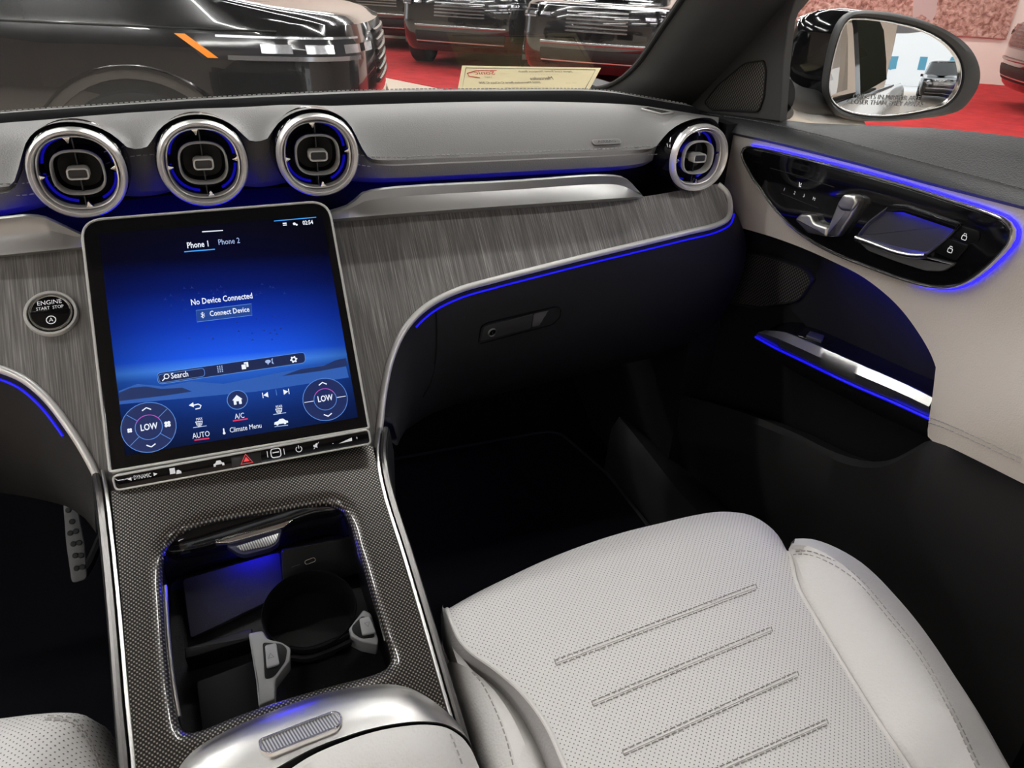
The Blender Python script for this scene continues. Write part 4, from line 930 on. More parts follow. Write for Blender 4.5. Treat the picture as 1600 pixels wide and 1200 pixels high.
# ---- passenger door ----
DOOR = root('passenger_door_assembly', 'passenger door with beige leather trim and blue lit control panel', 'car door', (.74, -.3, .25))
outer = cr([PX(x, y, .77) for x, y in [(1068, 172), (1110, 175), (1150, 180), (1217, 189), (1330, 195), (1470, 201), (1600, 215), (1760, 236)]], 60)
stit = cr([PX(x, y, .727) for x, y in [(1066, 174), (1110, 180), (1180, 190), (1280, 212), (1400, 244), (1500, 270), (1600, 297), (1760, 342)]], 60)
bott = cr([PX(x, y, .712) for x, y in [(1064, 184), (1110, 200), (1137, 208), (1220, 227), (1330, 255), (1450, 288), (1600, 327), (1760, 370)]], 60)
BELT = grid('belt_pad', [outer + [.01, 0, -.02], outer, outer * .5 + stit * .5 + [0, 0, .006], stit, stit * .6 + bott * .4 + [-.006, 0, 0], bott + [-.003, 0, .003], bott + [.006, 0, -.004]], leather_black, DOOR)
mb = MB(); mb.add(*stitches(stit + [-.0005, 0, .0012])); mb.build('belt_stitching', thread_black, DOOR)['kind'] = 'stuff'
top_px = cr([(1062, 190), (1110, 200), (1137, 208), (1220, 227), (1330, 255), (1450, 288), (1600, 327), (1760, 370)], 90)
bot_px = cr([(1050, 322), (1100, 338), (1145, 352), (1200, 368), (1250, 386), (1300, 408), (1350, 434), (1400, 475), (1435, 520), (1458, 562), (1467, 598), (1463, 628), (1455, 652), (1449, 675), (1452, 686), (1480, 697), (1540, 726), (1600, 756), (1760, 830)], 90)
def s01(x): x = min(1, max(0, x)); return x * x * (3 - 2 * x)
def door_x(px, py, t):
    return .714 - .046 * s01((py - 470) / 230) * s01((px - 1330) / 150)
rows = []
for i in range(17):
    t = i / 16; rows.append([PX(px, py, door_x(px, py, t)) for px, py in top_px * (1 - t) + bot_px * t])
last = np.array(rows[-1]); rows.append(last + [.006, 0, -.002]); rows.append(last + [.035, 0, -.002])
DT = grid('leather_panel', rows, leather_beige, DOOR)
mb = MB()
for o_ in (0, 8): mb.add(*stitches(cr([hit(DT, x, y + o_, .0016) for x, y in [(1453, 652), (1480, 662), (1530, 684), (1599, 716)]], 50)))
mb.build('armrest_stitching', thread_grey, DOOR)['kind'] = 'stuff'
# dark inner skin and lower door
slab('inner_skin', (.756, -1.6, .24), (.775, .16, .90), plastic_black, DOOR)
rim = cr([PX(x, y, .705) for x, y in [(1060, 618), (1100, 630), (1160, 648), (1240, 680), (1290, 705), (1340, 722), (1385, 722), (1430, 700), (1452, 690), (1500, 712), (1600, 762), (1760, 840)]], 60)
rb = rim.copy(); rb[:, 2] = .30; rb[:, 0] = .735
grid('lower_panel', [rim + [.04, 0, -.01], rim + [.004, 0, .002], rim + [-.002, 0, -.006], rim * .7 + rb * .3 + [-.008, 0, 0], rim * .4 + rb * .6, rb], mat('door plastic', (.019, .018, .018), .6, spec=.3, bump=(900, .3, 'noise')), DOOR)
# grab shelf with silver strip
s_top = cr([PX(x, y, .690) for x, y in [(1196, 516), (1225, 519), (1260, 533), (1340, 568), (1420, 603), (1458, 622)]], 40)
s_low = cr([PX(x, y, .684) for x, y in [(1181, 523), (1212, 540), (1250, 558), (1330, 596), (1400, 626), (1453, 650)]], 40)
grid('silver_strip', [s_top + [.004, 0, -.001], s_top, s_top * .5 + s_low * .5 + [-.004, 0, .001], s_low, s_low + [.004, 0, -.004]], satin_silver, DOOR)
sh = cr([PX(x, y, .757) for x, y in [(1204, 512), (1228, 503), (1270, 507), (1340, 536), (1420, 572), (1470, 592)]], 40)
SHELF = grid('grab_shelf', [s_top, s_top * .7 + sh * .3 + [0, 0, -.006], s_top * .3 + sh * .7 + [0, 0, -.008], sh], satin_black, DOOR)
lo = s_low + [.004, 0, -.004]; grid('shelf_underside', [lo, lo + [.012, 0, -.02], lo + [.07, 0, -.06]], plastic_black, DOOR)
tube('light_line', s_low + [.000, 0, -.0035], .0016, blue_line, DOOR, n=6)
a, b_, c = hit(SHELF, 1240, 527), hit(SHELF, 1300, 545), hit(SHELF, 1285, 522)
WSF = Frame(hit(SHELF, 1272, 530, .001), b_ - a, c - a)
WS = WSF.prism('switch_bezel', round_poly(WSF.loop([(1244, 524), (1258, 513), (1300, 529), (1290, 541)]), .003), -.006, .001, gloss_black, DOOR, bev=.0005)
WSF.prism('window_switch', round_poly(WSF.loop([(1258, 529), (1264, 522), (1287, 529), (1283, 538)]), .002), 0, .005, mat('switch grey', (.06, .06, .06), .35), WS, bev=.0012)
# speaker grille and blue lamp in the recess behind the arch
QF = Frame((.752, -.1, .7), (0, -1, 0), (0, 0, 1))
sp = round_poly(QF.loop([(1092, 464), (1118, 425), (1136, 394), (1200, 401), (1258, 421), (1271, 438), (1250, 468), (1190, 479)]), [.006, .01, .008, .01, .01, .006, .01, .01])
QF.prism('speaker_grille', sp, -.004, .003, speaker_mesh, DOOR, bev=.001)
QF.ring('speaker_rim', inset(sp, -.003), sp, -.004, .005, plastic_soft, DOOR, bev=.0015)
rl_m = mat('recess glow patch', (.014, .014, .016), .6, spec=.2)
QF.prism('recess_glow_patch', QF.loop([(1225, 470), (1275, 440), (1290, 395), (1360, 420), (1420, 470), (1480, 540), (1490, 610), (1440, 592), (1340, 548), (1270, 520)]), -.002, .001, rl_m, DOOR)  # patch added over the skin so the recess picks up more blue light
tube('recess_lamp', cr([PX(x, y, .738) for x, y in [(1305, 402), (1352, 426), (1402, 466), (1438, 510), (1463, 552)]], 20), .0022, mat('recess light', (0, 0, .2), .5, emit=(.012, .008, 1), es=13.), DOOR, n=6)
# control panel
tp = [hit(DT, x, y) for x, y in ((1200, 300), (1560, 350), (1480, 430), (1300, 390), (1400, 340))]
cen = np.mean(tp, 0); DFr = Frame((.7045, -.25, .86), (0, -1, 0), (0, 0, 1))
pz = lambda q: [(x / 2.667 + 1000, y / 2.667) for x, y in q]
po = cr(DFr.loop(pz([(424, 640), (436, 618), (480, 620), (700, 670), (900, 722), (1100, 778), (1300, 842), (1460, 896), (1520, 926), (1545, 965), (1535, 1010), (1490, 1065), (1420, 1130), (1360, 1170), (1300, 1192), (1220, 1194), (1100, 1165), (960, 1115), (820, 1060), (720, 1008), (640, 950), (570, 880), (510, 800), (455, 715)])), 120, True)
panel_blue = mat('panel light', (0, 0, .2), .5, emit=(.012, .008, 1), es=2.0)
CP = DFr.prism('control_panel', inset(po, .001), -.010, .0, gloss_black, DOOR, bev=.0008)
DFr.ring('panel_frame', inset(po, -.0022), inset(po, .0005), -.008, .0012, bright_chrome, DOOR, bev=.0009)
hl_ = inset(po, -.0035); tube('panel_light', [DFr.P(u, v, -.0075) for u, v in list(hl_[2:76])], .0010, panel_blue, DOOR, n=6)
# seat adjuster shaped like a little seat
ad1 = round_poly(DFr.loop(pz([(668, 915), (690, 890), (735, 892), (750, 928), (805, 945), (800, 985), (720, 968)])), .0035, 4)
SA = DFr.prism('seat_adjuster', ad1, 0, .010, satin_silver, CP, bev=.003)
ad2 = round_poly(DFr.loop(pz([(800, 985), (808, 946), (850, 840), (880, 806), (925, 812), (938, 838), (900, 905), (845, 985)])), .004, 4)
DFr.prism('back_adjuster', ad2, 0, .010, satin_silver, CP, bev=.003)
DFr.prism('headrest_adjuster', round_poly(DFr.loop(pz([(850, 850), (880, 806), (925, 812), (938, 838), (910, 880), (865, 875)])), .004, 4), .006, .0125, satin_silver, CP, bev=.003)
for q in ([(543, 700), (680, 737)], [(690, 742), (810, 780)], [(590, 806), (745, 868)]): DFr.polyline('touch_line', DFr.loop(pz(q)), .0008, mat_blade, CP, .0003)
for ch, q in (('1', (602, 790)), ('2', (645, 804)), ('3', (684, 816)), ('M', (726, 829))):
    DFr.text('text', ch, *DFr.loop(pz([q]))[0], .0058, white_print, CP, .0004, ang=math.radians(-8))
ic = DFr.loop(pz([(668, 770)]))[0]; k = .0018
DFr.flat('seat_icon', [[ic + k * np.array(p) for p in L] for L in ([(-1.4, 1.6), (-.7, 1.6), (-.2, -.6), (1.4, -.6), (1.4, -1.4), (-.9, -1.4)], [(.3, .1), (1, .1), (1.2, 1.4), (.5, 1.4)])], white_print, CP, .0004)
# door handle bowl
bw = round_poly(DFr.loop(pz([(912, 985), (960, 925), (1055, 855), (1120, 858), (1340, 935), (1295, 985), (1200, 1062), (1060, 1035)])), .006, 6)
bowl_m = mat('handle bowl', (.05, .05, .06), .35)
HBW = grid('handle_bowl', [[DFr.P(u, v, w) for u, v in inset(bw, d)] for d, w in ((-.0015, 0), (-.001, .0035), (.0005, .0040), (.0016, .0030), (.0025, .0010))], bowl_m, CP, cu=True, cap1=True)
hs = cr([DFr.P(*q, .006) for q in DFr.loop(pz([(916, 990), (990, 1015), (1080, 1048), (1150, 1063), (1205, 1064)]))], 30)
tube('door_handle', hs, .0030, bright_chrome, CP, n=10)
hd = round_poly(DFr.loop(pz([(912, 1000), (990, 1022), (1080, 1056), (1200, 1070), (1320, 1100), (1270, 1130), (1200, 1128), (1080, 1090), (960, 1045)])), .004)
DFr.prism('handle_base', hd, 0, .004, mat('handle grey', (.16, .16, .165), .35, .5), CP, bev=.0015)
lipl = DFr.loop(pz([(1050, 852), (1120, 856), (1345, 934), (1328, 956), (1115, 884), (1040, 880)]))
DFr.prism('bowl_lip', lipl, .003, .0062, gloss_black, CP, bev=.0006)
tube('bowl_lamp', [DFr.P(*q, .0022) for q in DFr.loop(pz([(1066, 868), (1180, 897), (1318, 944)]))], .0010, mat('bowl light', (0, 0, .2), .5, emit=(.012, .008, 1), es=40.), CP, n=6)
for nm, q, t_ in (('lock_button', [(1295, 985), (1340, 938), (1420, 965), (1415, 1000), (1380, 1018)], (1357, 990)), ('unlock_button', [(1230, 1050), (1290, 992), (1375, 1022), (1320, 1088)], (1298, 1043))):
    B_ = DFr.prism(nm, round_poly(DFr.loop(pz(q)), .003), 0, .0018, satin_black, CP, bev=.0006)
    c = DFr.loop(pz([t_]))[0]; DFr.polyline('lock_icon', rrect(.0052, .0042, .0008, 2) + c, .0008, white_print, CP, .0022, True)
    DFr.polyline('lock_shackle', [c + np.array(p) * .001 for p in ((-1.4, 2.2), (-1.4, 4.2), (1.4, 4.2), (1.4, 3.2 if nm[0] == 'u' else 2.2))], .0007, white_print, CP, .0022)
# sail panel with tweeter grille
SPF = Frame((.738, 0, 1.0), (0, -1, 0), (0, 0, 1))
sail = SPF.loop([(1068, 174), (1110, 128), (1160, 76), (1225, -10), (1262, -60), (1275, -60), (1246, -10), (1231, 34), (1224, 100), (1218, 190), (1150, 181), (1110, 176)])
SAIL = SPF.prism('sail_panel', sail, -.012, .0, pillar_grey, DOOR, bev=.002)
tg = round_poly(SPF.loop([(1103, 160), (1124, 134), (1165, 100), (1194, 96), (1197, 112), (1194, 152), (1186, 173), (1112, 170)]), [.004, .006, .008, .004, .004, .005, .005, .005])
SPF.prism('tweeter_grille', tg, -.002, .0022, speaker_mesh, DOOR, bev=.0006)
SPF.ring('tweeter_rim', inset(tg, -.0022), tg, -.002, .003, plastic_soft, DOOR, bev=.001)

# ---- windscreen pillar ----
PIL = root('pillar_trim', 'dark grey windscreen pillar trim beside the windscreen', 'pillar trim', (.68, .1, .95))
pl0 = cr([PX(x, y, v) for x, y, v in [(1130, -90, .625), (1083, -18, .64), (1057, 20, .645), (1034, 53, .65), (1014, 83, .655), (996, 106, .66), (973, 126, .66), (948, 138, .66), (918, 143, .655)]], 40)
pl1 = cr([PX(x, y, v) for x, y, v in [(1290, -90, .725), (1236, -18, .728), (1196, 32, .73), (1160, 75, .732), (1130, 108, .733), (1106, 134, .734), (1088, 154, .735), (1076, 167, .735), (1069, 175, .735)]], 40)
pm_ = pl0 * .55 + pl1 * .45 + [-.016, -.025, -.006]
grid('trim_shell', [pl0 + [0, .02, 0], pl0, pl0 * .55 + pm_ * .45 + [-.004, -.008, 0], pm_, pm_ * .5 + pl1 * .5 + [-.002, -.006, 0], pl1, pl1 + [.05, .015, -.008]], pillar_grey, PIL)
tube('glass_seal', pl0 + [-.001, .004, .002], .004, rubber, PIL, n=8)
# defroster outlet at the end of the dashboard
df = round_poly([(-.020, -.004), (-.002, .004), (.028, .002), (.008, -.005)], .001)
p_ = hit(PAD, 1028, 176, .001); dfr_ = Frame(p_, hit(PAD, 1050, 179) - hit(PAD, 1008, 172), hit(PAD, 1028, 173) - hit(PAD, 1028, 180))
lo_ = round_poly(dfr_.loop([(1002, 170), (1012, 168), (1052, 176), (1034, 178)]), .001)
dfr_.ring('outlet_frame', inset(lo_, -.001), lo_, -.001, .0012, satin_silver, DASH, bev=.0003); dfr_.flat('outlet_opening', [lo_], gap_m, DASH, .0006)
# airbag badge
ab = [hit(PAD, x, y) for x, y in ((925, 224), (969, 222), (947, 218), (947, 228))]
ABF = Frame(hit(PAD, 947, 223.5, .0016), ab[1] - ab[0], ab[2] - ab[3])
al = rrect(np.linalg.norm(ab[1] - ab[0]), .0082, .0035, 5)
ABD = ABF.prism('airbag_badge', al, -.003, .0009, leather_grey, DASH, bev=.0005); ABF.polyline('badge_outline', inset(al, .0003), .0007, thread_dark, ABD, .0011, True)
ABF.text('text', 'AIRBAG', 0, 0, .0062, pillar_grey, ABD, .0014, sx=1.25)

# ---- glass ----
wsb, wst = (.52, .865), (-.30, 1.42)
tag(mesh('window_1', [(-.70, wsb[0], wsb[1]), (.68, wsb[0], wsb[1]), (.60, wst[0], wst[1]), (-.62, wst[0], wst[1])], [(0, 1, 2, 3)], wind_glass, smooth=False), 'curved windscreen glass over the dashboard', kind='structure')
tag(mesh('window_2', [(.795, .16, .90), (.795, -.62, .93), (.70, -.62, 1.36), (.745, .02, 1.12)], [(0, 1, 2, 3)], side_glass, smooth=False), 'clear passenger side window glass', kind='structure')

# ---- floor mat, sill, pedal ----
MAT_ = root('floor_mat', 'black carpet floor mat in the passenger footwell', 'floor mat', (.4, .0, .262))
fm = round_poly([(.17, -.34), (.62, -.34), (.645, .12), (.62, .30), (.20, .30)], .04)
XYF = Frame((0, 0, .262), (1, 0, 0), (0, 1, 0))
XYF.prism('pile', fm, 0, .008, mat('mat pile', (.005, .005, .008), .95, spec=.1, bump=(700, 1., 'noise')), MAT_, bev=.003)
tube('edge_binding', [XYF.P(u, v, .007) for u, v in fm], .004, mat('binding', (.014, .014, .017), .8), MAT_, n=6, closed=True)
SIL_ = root('door_sill', 'black door sill trim between seat and door', 'door sill', (.68, -.5, .25))
rows = []
for y in np.linspace(.14, -1.4, 16):
    rows.append([(.645, y, .262), (.650, y, .33 + .03 * s01((y + .1) / .25)), (.665, y, .355 + .03 * s01((y + .1) / .25)), (.70, y, .36), (.735, y, .34), (.75, y, .262)])
grid('sill_cover', rows, plastic_soft, SIL_)
slab('scuff_strip', (.690, -1.2, .3605), (.704, -.30, .3635), satin_silver, SIL_)
PED = root('footrest_pedal', 'perforated steel pedal in the dark driver footwell', 'pedal', tuple(PZ(110, 840, .42)))
pf_c = PZ(114, 835, .42); PFr = Frame(pf_c, (1, 0, 0), (0, .62, .78))
pp = round_poly(PFr.loop([(98, 782), (110, 778), (122, 800), (132, 850), (136, 905), (112, 912), (103, 850)]), .006)
PFr.prism('plate', pp, -.004, 0, mat('pedal steel', (.10, .10, .10), .5, .6), PED, bev=.001)
tube('pedal_arm', cr([PFr.P(*PFr.L(118, 900), -.004), PFr.P(*PFr.L(118, 900), -.03) + np.array([0, .03, -.02]), (PFr.P(*PFr.L(118, 900))[0], .26, .262)], 12), .007, rubber, PED, n=8)
for (x, y) in [(107, 797), (113, 815), (110, 833), (119, 830), (115, 850), (124, 848), (118, 868), (127, 868), (120, 888), (129, 886)]:
    PFr.at(*PFr.L(x, y)).prism('rubber_stud', circle(.0036, 12), 0, .003, rubber, PED, bev=.001)

# ---- outside of the car on the passenger side (the door mirror shows it) ----
body = []
for z, x in ((GZ + .22, .86), (.12, .90), (.35, .915), (.55, .92), (.72, .925), (.84, .90), (.90, .84)):
    body.append([(x - .02 * max(0, (y - .6)) , y, z) for y in np.linspace(.9, -3.6, 30)])
grid('side_panel', body, car_white, SHELL)
tube('window_trim', [(.846, y, .905) for y in np.linspace(.1, -2.2, 20)], .010, gloss_black, SHELL, n=8)
quad('rear_side_window', [(.835, -.68, .91), (.8206, -1.75, .96), (.723, -1.70, 1.30), (.70, -.72, 1.38)], mat('rear door glass', (.014, .015, .011), .5, spec=.0), SHELL)
quad('front_window_frame', [(.838, -.60, .91), (.838, -.69, .91), (.70, -.73, 1.38), (.70, -.64, 1.38)], gloss_black, SHELL)

# ---- door mirror ----
MIR = root('side_mirror', 'black door mirror with white base outside the passenger window', 'mirror', tuple(PX(1260, 170, .95)))
m_c = PX(1385, 104, 1.0); d = nrm(m_c - CAM_POS); refl = nrm([-.115, -1, .025]); m_n = nrm(refl - d)
ex_ = nrm(np.cross([0, 0, 1.], m_n)); MF = Frame(m_c, ex_, np.cross(m_n, ex_))
mz = lambda q: [(x / 4.706 + 1200, y / 4.706) for x, y in q]
gl_ = cr(MF.loop(mz([(452, 640), (460, 560), (480, 450), (520, 300), (560, 195), (600, 148), (680, 140), (800, 152), (950, 178), (1100, 216), (1240, 280), (1340, 360), (1402, 450), (1420, 540), (1405, 635), (1360, 715), (1290, 772), (1180, 802), (1000, 835), (850, 848), (720, 842), (580, 812), (500, 762), (465, 710)])), 80, True)
hs_ = cr(MF.loop(mz([(422, 640), (430, 540), (455, 410), (500, 240), (545, 150), (605, 96), (690, 76), (860, 84), (1020, 112), (1180, 160), (1330, 228), (1450, 312), (1525, 410), (1560, 520), (1552, 620), (1500, 720), (1420, 808), (1290, 852), (1150, 872), (950, 892), (780, 895), (600, 880), (500, 845), (440, 750)])), 80, True)
mirror_m = mat('mirror glass', (.92, .93, .93), .012, 1.)
RAD = 1.25
def sag(u, v): return -(u * u + v * v) / (2 * RAD)
rows = [[MF.P(*(p * s), sag(*(p * s))) for p in gl_] for s in (1, .85, .7, .55, .4, .25, .12)]; rows.append([MF.P(0, 0, 0)] * 80)
v, f = gridf(rows, cu=True); GLS = mesh('mirror_glass', v, f, mirror_m, MIR)
MF.ring('glass_edge', inset(gl_, -.0016), inset(gl_, .0006), -.012, .0003, bright_chrome, MIR, bev=.0003)
rim_m = mat('mirror rim plastic', (.045, .045, .045), .45)
rows = [[MF.P(*p, w) for p in L] for L, w in ((inset(gl_, -.0012), -.010), (inset(gl_, -.004), .004), (gl_ * .4 + hs_ * .6, .006), (inset(hs_, .001), .002), (hs_, -.004), (hs_ * 1.0, -.02))]
grid('rim', rows, rim_m, MIR, cu=True)
fw = nrm(np.array([-.12, 1, 0])); rows = []
cen_h = hs_.mean(0)
for s_, k in ((1.0, 0), (1.02, .03), (.99, .06), (.90, .095), (.72, .12), (.45, .132), (.0, .136)):
    rows.append([MF.P(*(cen_h + (p - cen_h) * s_), -.02) + fw * k for p in hs_])
grid('shell', rows, gloss_black, MIR, cu=True)
bs = cr([PX(1218, 150, .83), PX(1232, 158, .87), PX(1252, 164, .91), PX(1280, 166, .95), PX(1330, 172, 1.0)], 14)
rows = []
for i, p in enumerate(bs):
    t = i / 13; rows.append([p + np.array([0, .028 * math.cos(a) * (1 + .2 * (1 - t)), (.030 - .008 * t) * math.sin(a)]) for a in np.linspace(0, 2 * math.pi, 21)[:-1]])
grid('arm', rows, rim_m, MIR, cu=True, cap0=True, cap1=True)
bs2 = bs + np.array([0, -.004, -.020]); rows = []
for i, p in enumerate(bs2):
    rows.append([p + np.array([0, .034 * math.cos(a), .014 * math.sin(a)]) for a in np.linspace(0, 2 * math.pi, 21)[:-1]])
grid('painted_base', rows, car_white, MIR, cu=True, cap0=True, cap1=True)
etch = mat('etched lettering', (.35, .35, .36), .5, .3)
for body_, px_, py_ in (('OBJECTS IN MIRROR ARE', 1385, 152.5), ('CLOSER THAN THEY APPEAR', 1385, 161.5)):
    u, v = MF.L(px_, py_); MF.text('lettering', body_, u, v, .0100, etch, GLS, sag(u, v) + .0012, ang=math.radians(1), sx=.92)

# ---- certificate card on the dashboard ----
CQ = [PY(x, y, v) for x, y, v in ((714, 145, .33), (924, 146, .33), (940, 105.5, .40), (722, 102.5, .40))]
card = np.array(CQ)
CARD = root('certificate_card', 'cream bordered vehicle card standing at the base of the windscreen', 'card', tuple(card[:2].mean(0)))
KFm = Frame(card.mean(0), (card[1] + card[2] - card[0] - card[3]), (card[2] + card[3] - card[0] - card[1]))
kl = KFm.loop([(714, 146), (917, 147), (939, 106), (722, 102.5)])
paper = mat('cream card', (.70, .60, .36), .8)
CB = KFm.prism('sheet', kl, -.0015, 0, paper, CARD)
kk = inset(kl, .007); ink = mat('black ink', (.02, .02, .02), .8); redink = mat('red ink', (.5, .03, .02), .8); greyink = mat('grey ink', (.22, .19, .13), .8)
KFm.polyline('border', kk, .0018, ink, CB, .0004, True)
def ct(t, px_, py_, hpx, m, sx=1.0, ang=1.5): return KFm.text('lettering', t, *KFm.L(px_, py_), hpx * .00125 / .7, m, CB, .0006, mirror=True, sx=sx, ang=math.radians(ang))
ct('Sonic', 757, 114.5, 8.5, redink, 1.15); ct('1987', 763, 121, 3.0, greyink, 1.3)
KFm.polyline('logo_swoosh', [KFm.L(x, y) for x, y in ((776, 110.5), (745, 110.5), (730, 115), (733, 119.5), (750, 122))], .0022, redink, CB, .0006)
ct('Jaguar Land Rover Newport Beach', 852, 112, 4.2, ink, .98); ct('Mercedes', 846, 123, 7.5, ink, .85, 3); ct('2022 Mercedes-Benz C-Class C 300', 797, 129.5, 4.4, ink, .98)
ct('- - - - - - - - - - -', 850, 117, 3.0, greyink, 1.6); ct('----- -----', 892, 130, 3.4, greyink, 1.0); ct('---- ---------- ------ ----', 815, 136.5, 3.4, ink, 1.2)

# ================================================================== parked vehicles
paint_black = mat('black car paint', (.006, .006, .007), .12, coat=1.); b = paint_black.node_tree.nodes['Principled BSDF']; b.inputs['Coat Roughness'].default_value = .01
lamp_glass = mat('lamp glass', (.03, .03, .034), .06); lamp_white = mat('lamp reflector', (.55, .56, .6), .15, .8)
amber = mat('amber lens', (.85, .25, .01), .3, emit=(1, .25, .01), es=.12)
PLAN = [(-2.5, 0), (-2.5, .5), (-2.47, .75), (-2.35, .92), (-2.0, .975), (-1.2, .985), (0, .985), (1.0, .985), (1.6, .98), (2.0, .965), (2.25, .935), (2.40, .87), (2.48, .76), (2.53, .55), (2.555, .25), (2.56, 0)]
plan_h = cr(PLAN, 70); plan = np.concatenate([plan_h, (plan_h * [1, -1])[::-1][1:-1]])
def ztop(x): return .98 + .15 * s01((2.56 - x) / 1.25)
def ring_at(d, z, kz=0):
    out = []
    for x, y in plan:
        sc_ = 1 - d / .985; out.append((x * (1 - d / 2.56), y * sc_, z if z is not None else ztop(x) + kz))
    return np.array(out)
def surf(s, z, off=.006):
    """point on the lower body at plan position s (0 rear .. 1 nose) and height z, left side"""
    p = np.array([np.interp(s, np.linspace(0, 1, 70), plan_h[:, k]) for k in (0, 1)])
    dz = [.28, .42, .6, .85, .97, 1.06]; dd = [.06, .012, 0, .012, .035, .07]
    d = np.interp(z, dz, dd) - off
    return np.array([p[0] * (1 - d / 2.56), p[1] * (1 - d / .985), z])
def s_of_x(x): return float(np.interp(x, plan_h[:, 0], np.linspace(0, 1, 70)))
def build_suv(label):
    R0 = root('sport_utility_car', label, 'car', (0, 0, 0), 'black cars parked in the showroom')
    rg = [ring_at(.10, .24), ring_at(.06, .28), ring_at(.012, .42), ring_at(0, .6), ring_at(.012, .85), ring_at(.035, .955)]
    rg += [ring_at(.055, None, -.02), ring_at(.085, None, .0), ring_at(.16, None, .018), ring_at(.40, None, .035), ring_at(.985, None, .045)]
    grid('body', rg, paint_black, R0, cu=True)
    gh = cr([(1.35, 0), (1.33, .5), (1.2, .78), (.9, .86), (0, .885), (-1.2, .88), (-2.1, .84), (-2.38, .7), (-2.42, 0)], 40); gh = np.concatenate([gh, (gh * [1, -1])[::-1][1:-1]])
    gt = cr([(.42, 0), (.40, .4), (.30, .60), (0, .66), (-.8, .68), (-1.6, .67), (-2.05, .62), (-2.2, .45), (-2.24, 0)], 40); gt = np.concatenate([gt, (gt * [1, -1])[::-1][1:-1]])
    lo_ = np.array([(x, y, ztop(x) - .02) for x, y in gh]); hi_ = np.array([(x, y, 1.74) for x, y in gt])
    grid('window_band', [lo_, lo_ * .5 + hi_ * .5 + [0, 0, .0], hi_], tint_glass, R0, cu=True)
    grid('roof', [hi_ * [1.01, 1.02, 1] - [0, 0, .02], hi_ * [1, 1, 1] + [0, 0, .03], hi_ * [.85, .8, 1] + [0, 0, .075], hi_ * [.4, .3, 1] + [0, 0, .10], hi_ * [0, 0, 1] + [-.9, 0, .10]], paint_black, R0, cu=True)
    for sx_ in (1.62, -1.42):
        for sy in (1, -1):
            c = np.array([sx_, sy * .86, .36])
            tw = [[c + np.array([r * math.cos(a), sy * y, r * math.sin(a)]) for a in np.linspace(0, 2 * math.pi, 37)[:-1]] for r, y in ((.25, .02), (.26, .125), (.30, .135), (.335, .13), (.36, .10), (.36, -.12), (.30, -.14))]
            wh = grid('wheel', tw, rubber, R0, cu=True)
            for k in range(5):
                a = 2 * math.pi * k / 5; e1 = np.array([math.cos(a), 0, math.sin(a)]); e2 = np.array([-math.sin(a), 0, math.cos(a)])
                v, f = boxf(c + e1 * .13 + np.array([0, sy * .10, 0]), e1 * .125, e2 * .028, (0, .015, 0)); mesh('spoke', v, f, grey_plastic, wh)
            ar = [[c + np.array([r * math.cos(a), sy * y, r * math.sin(a)]) for a in np.linspace(-.15, math.pi + .15, 30)] for r, y in ((.385, -.05), (.385, .128), (.415, .134), (.435, .130), (.438, .06))]
            grid('wheel_arch', ar, paint_black, R0)
            wd = [c + np.array([.383 * math.cos(a), sy * .118, .383 * math.sin(a)]) for a in np.linspace(-.3, math.pi + .3, 30)]
            mesh('arch_liner', wd + [c + np.array([0, sy * .118, -.1])], [tuple(range(31))], deep_black, R0, smooth=False)
    def patch(nm, s0, s1, z0, z1, m, off, sy, par=R0, ns=14, skew=0):
        rows = []
        for j in range(5):
            t = j / 4; rows.append([surf(s0 + (s1 - s0) * i / (ns - 1) + skew * t, z0 + (z1 - z0) * t, off) * [1, sy, 1] for i in range(ns)])
        return grid(nm, rows, m, par)
    for sy in (1, -1):
        hd = patch('headlight', s_of_x(1.90), s_of_x(2.545) - .045, .825, .915, lamp_glass, .010, sy, skew=-.012)
        patch('marker_lens', s_of_x(1.915), s_of_x(1.955), .83, .912, amber, .014, sy, hd, 6, -.016)
        for q in range(4):
            s0 = s_of_x(2.12) + .026 * q; patch('projector', s0, s0 + .018, .852, .885, lamp_white, .013, sy, hd, 5)
        patch('light_blade', s_of_x(1.99), s_of_x(2.545) - .05, .825, .842, lamp_white, .014, sy, hd)
        patch('lamp_brow', s_of_x(1.96), s_of_x(2.545) - .05, .905, .913, lamp_white, .014, sy, hd)
        ln = [surf(s_of_x(x), .93, .002) * [1, sy, 1] for x in np.linspace(-2.2, 2.2, 40)]; tube('shoulder_line', ln, .004, deep_black, R0, n=5)
        dl_ = [surf(s_of_x(.92 - .10 * (.93 - z)), z, .001) * [1, sy, 1] for z in np.linspace(.32, .96, 16)]; tube('door_gap', dl_, .004, deep_black, R0, n=5)
        hl2 = [np.array([x, sy * .985 * .94, ztop(x) - .035]) for x in np.linspace(2.05, 1.0, 14)]
        v, f = boxf((1.02, sy * .99, 1.10), (.07, 0, 0), (0, .07, 0), (0, 0, .06)); mesh('wing_mirror', v, f, paint_black, R0)
    for j in range(6):
        z = .70 + .042 * j
        rows = [[surf(s, z + dz_, of) * [1, sy, 1] for s, sy in [(q, 1) for q in np.linspace(.945, .9999, 12)] + [(q, -1) for q in np.linspace(.9999, .945, 12)]] for dz_, of in ((-.012, .002), (-.008, .011), (.008, .011), (.012, .002))]
        grid('grille_slat', rows, mat_grille, R0)
    for z0, z1, m, nm in ((.33, .50, deep_black, 'lower_intake'), (.545, .585, mat_grille, 'bumper_blade'), (.355, .38, satin_silver, 'skid_plate')):
        rows = [[surf(s, z0 + (z1 - z0) * t, .008 + .006 * math.sin(math.pi * t)) * [1, sy, 1] for s, sy in [(q, 1) for q in np.linspace(.90, .9999, 12)] + [(q, -1) for q in np.linspace(.9999, .90, 12)]] for t in (0, .3, .7, 1)]
        grid(nm, rows, m, R0)
    return R0
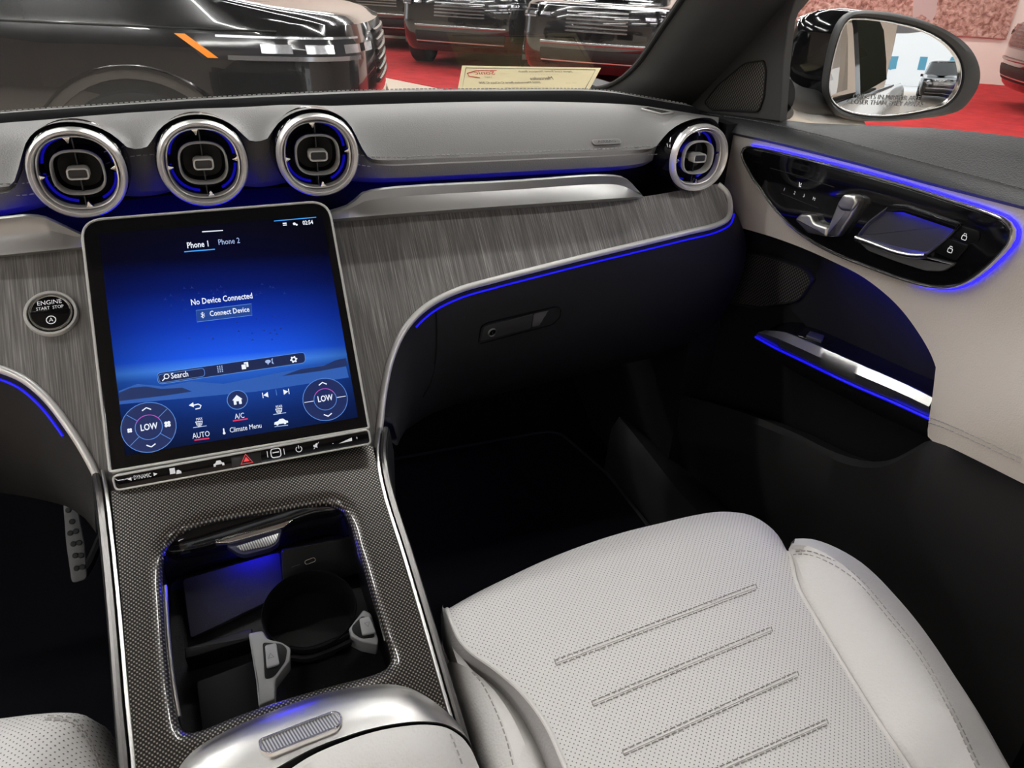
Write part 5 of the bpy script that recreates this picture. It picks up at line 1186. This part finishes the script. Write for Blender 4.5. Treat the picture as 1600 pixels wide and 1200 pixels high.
mat_grille = mat('grille metal', (.30, .30, .30), .2, .9)
SUV = build_suv('black sport utility car close up, amber corner lamp toward the windscreen')
def place(o, x, y, rz): o.location = (x, y, GZ); o.rotation_euler = (0, 0, rz)
# the near car: side toward us, nose toward the passenger side
place(SUV, -1.53, 4.2, math.radians(-16)); SUV.scale = (1.05,) * 3
for (x, y, h, lb) in ((6.15, 9.75, 0, 'black car parked nearest the windscreen pillar on the red carpet'), (5.3, 12.2, 0, 'black car parked in the middle of the row of three'), (4.85, 15.2, 0, 'black car at the far end of the row by the cream wall')):
    c = dup(SUV, None, (0, 0, 0)); c.scale = (1, 1, 1); c['label'] = lb; hd_ = math.atan2(-.80, -.60); place(c, x, y, hd_)
c = dup(SUV, None, (0, 0, 0)); c['label'] = 'black car cut by the picture edge beside the red wall picture'; place(c, 12.0, 4.6, math.radians(140))
c = dup(SUV, None, (0, 0, 0)); c['label'] = 'black car outside the roller door, reflected in the door mirror'; place(c, 2.3, -16.6, math.radians(90))

# ---- wall picture ----
texm = mat('carved red clay', (.45, .15, .11), .8)
nt = texm.node_tree; b = nt.nodes['Principled BSDF']; tc = nt.nodes.new('ShaderNodeTexCoord'); n1 = nt.nodes.new('ShaderNodeTexNoise'); n1.inputs['Scale'].default_value = 15; n1.inputs['Detail'].default_value = 5; n1.inputs['Distortion'].default_value = .6
nt.links.new(tc.outputs['Object'], n1.inputs['Vector']); nt.links.new(ramp(nt, n1.outputs['Fac'], [(.3, (.20, .08, .06)), (.48, (.46, .25, .20)), (.7, (.70, .47, .40))]), b.inputs['Base Color'])
bp = nt.nodes.new('ShaderNodeBump'); bp.inputs['Distance'].default_value = .04; nt.links.new(n1.outputs['Fac'], bp.inputs['Height']); nt.links.new(bp.outputs['Normal'], b.inputs['Normal'])
WLF = Frame((*(W0 - WN * .001), 1.5), (*WD, 0), (0, 0, 1))
al_ = WLF.loop([(1440, 58), (1571, 60.5), (1586, 0)])
ART = root('wall_picture', 'large square red rock texture print hung on the cream wall', 'picture', tuple(WLF.P(*al_[1])))
L = [(al_[1][0] - 3.4, al_[1][1]), (al_[1][0], al_[1][1]), (al_[1][0], al_[1][1] + 2.6), (al_[1][0] - 3.4, al_[1][1] + 2.6)]
WLF.prism('print', L, 0, .05, texm, ART)
fig = WLF.loop([(1425, 30), (1428, -40), (1468, -60), (1462, 20), (1455, 34), (1440, 22)])
WLF.flat('printed_figure', [fig], mat('printed cloth', (.55, .42, .40), .8), ART, .052)

# ---- what stands outside the roller door ----
BLD = root('building', 'white building with blue windows across the yard, reflected in the mirror', 'building', (3, -34, GZ))
slab('facade', (-12, -35, GZ), (18, -34, 7), mat('white render', (.85, .85, .85), .8), BLD)
for k in range(6):
    slab('window', (-6 + 3.4 * k, -34.02, 1.6), (-5.1 + 3.4 * k, -33.98, 3.0), mat('sky glass', (.10, .32, .45), .2), BLD)
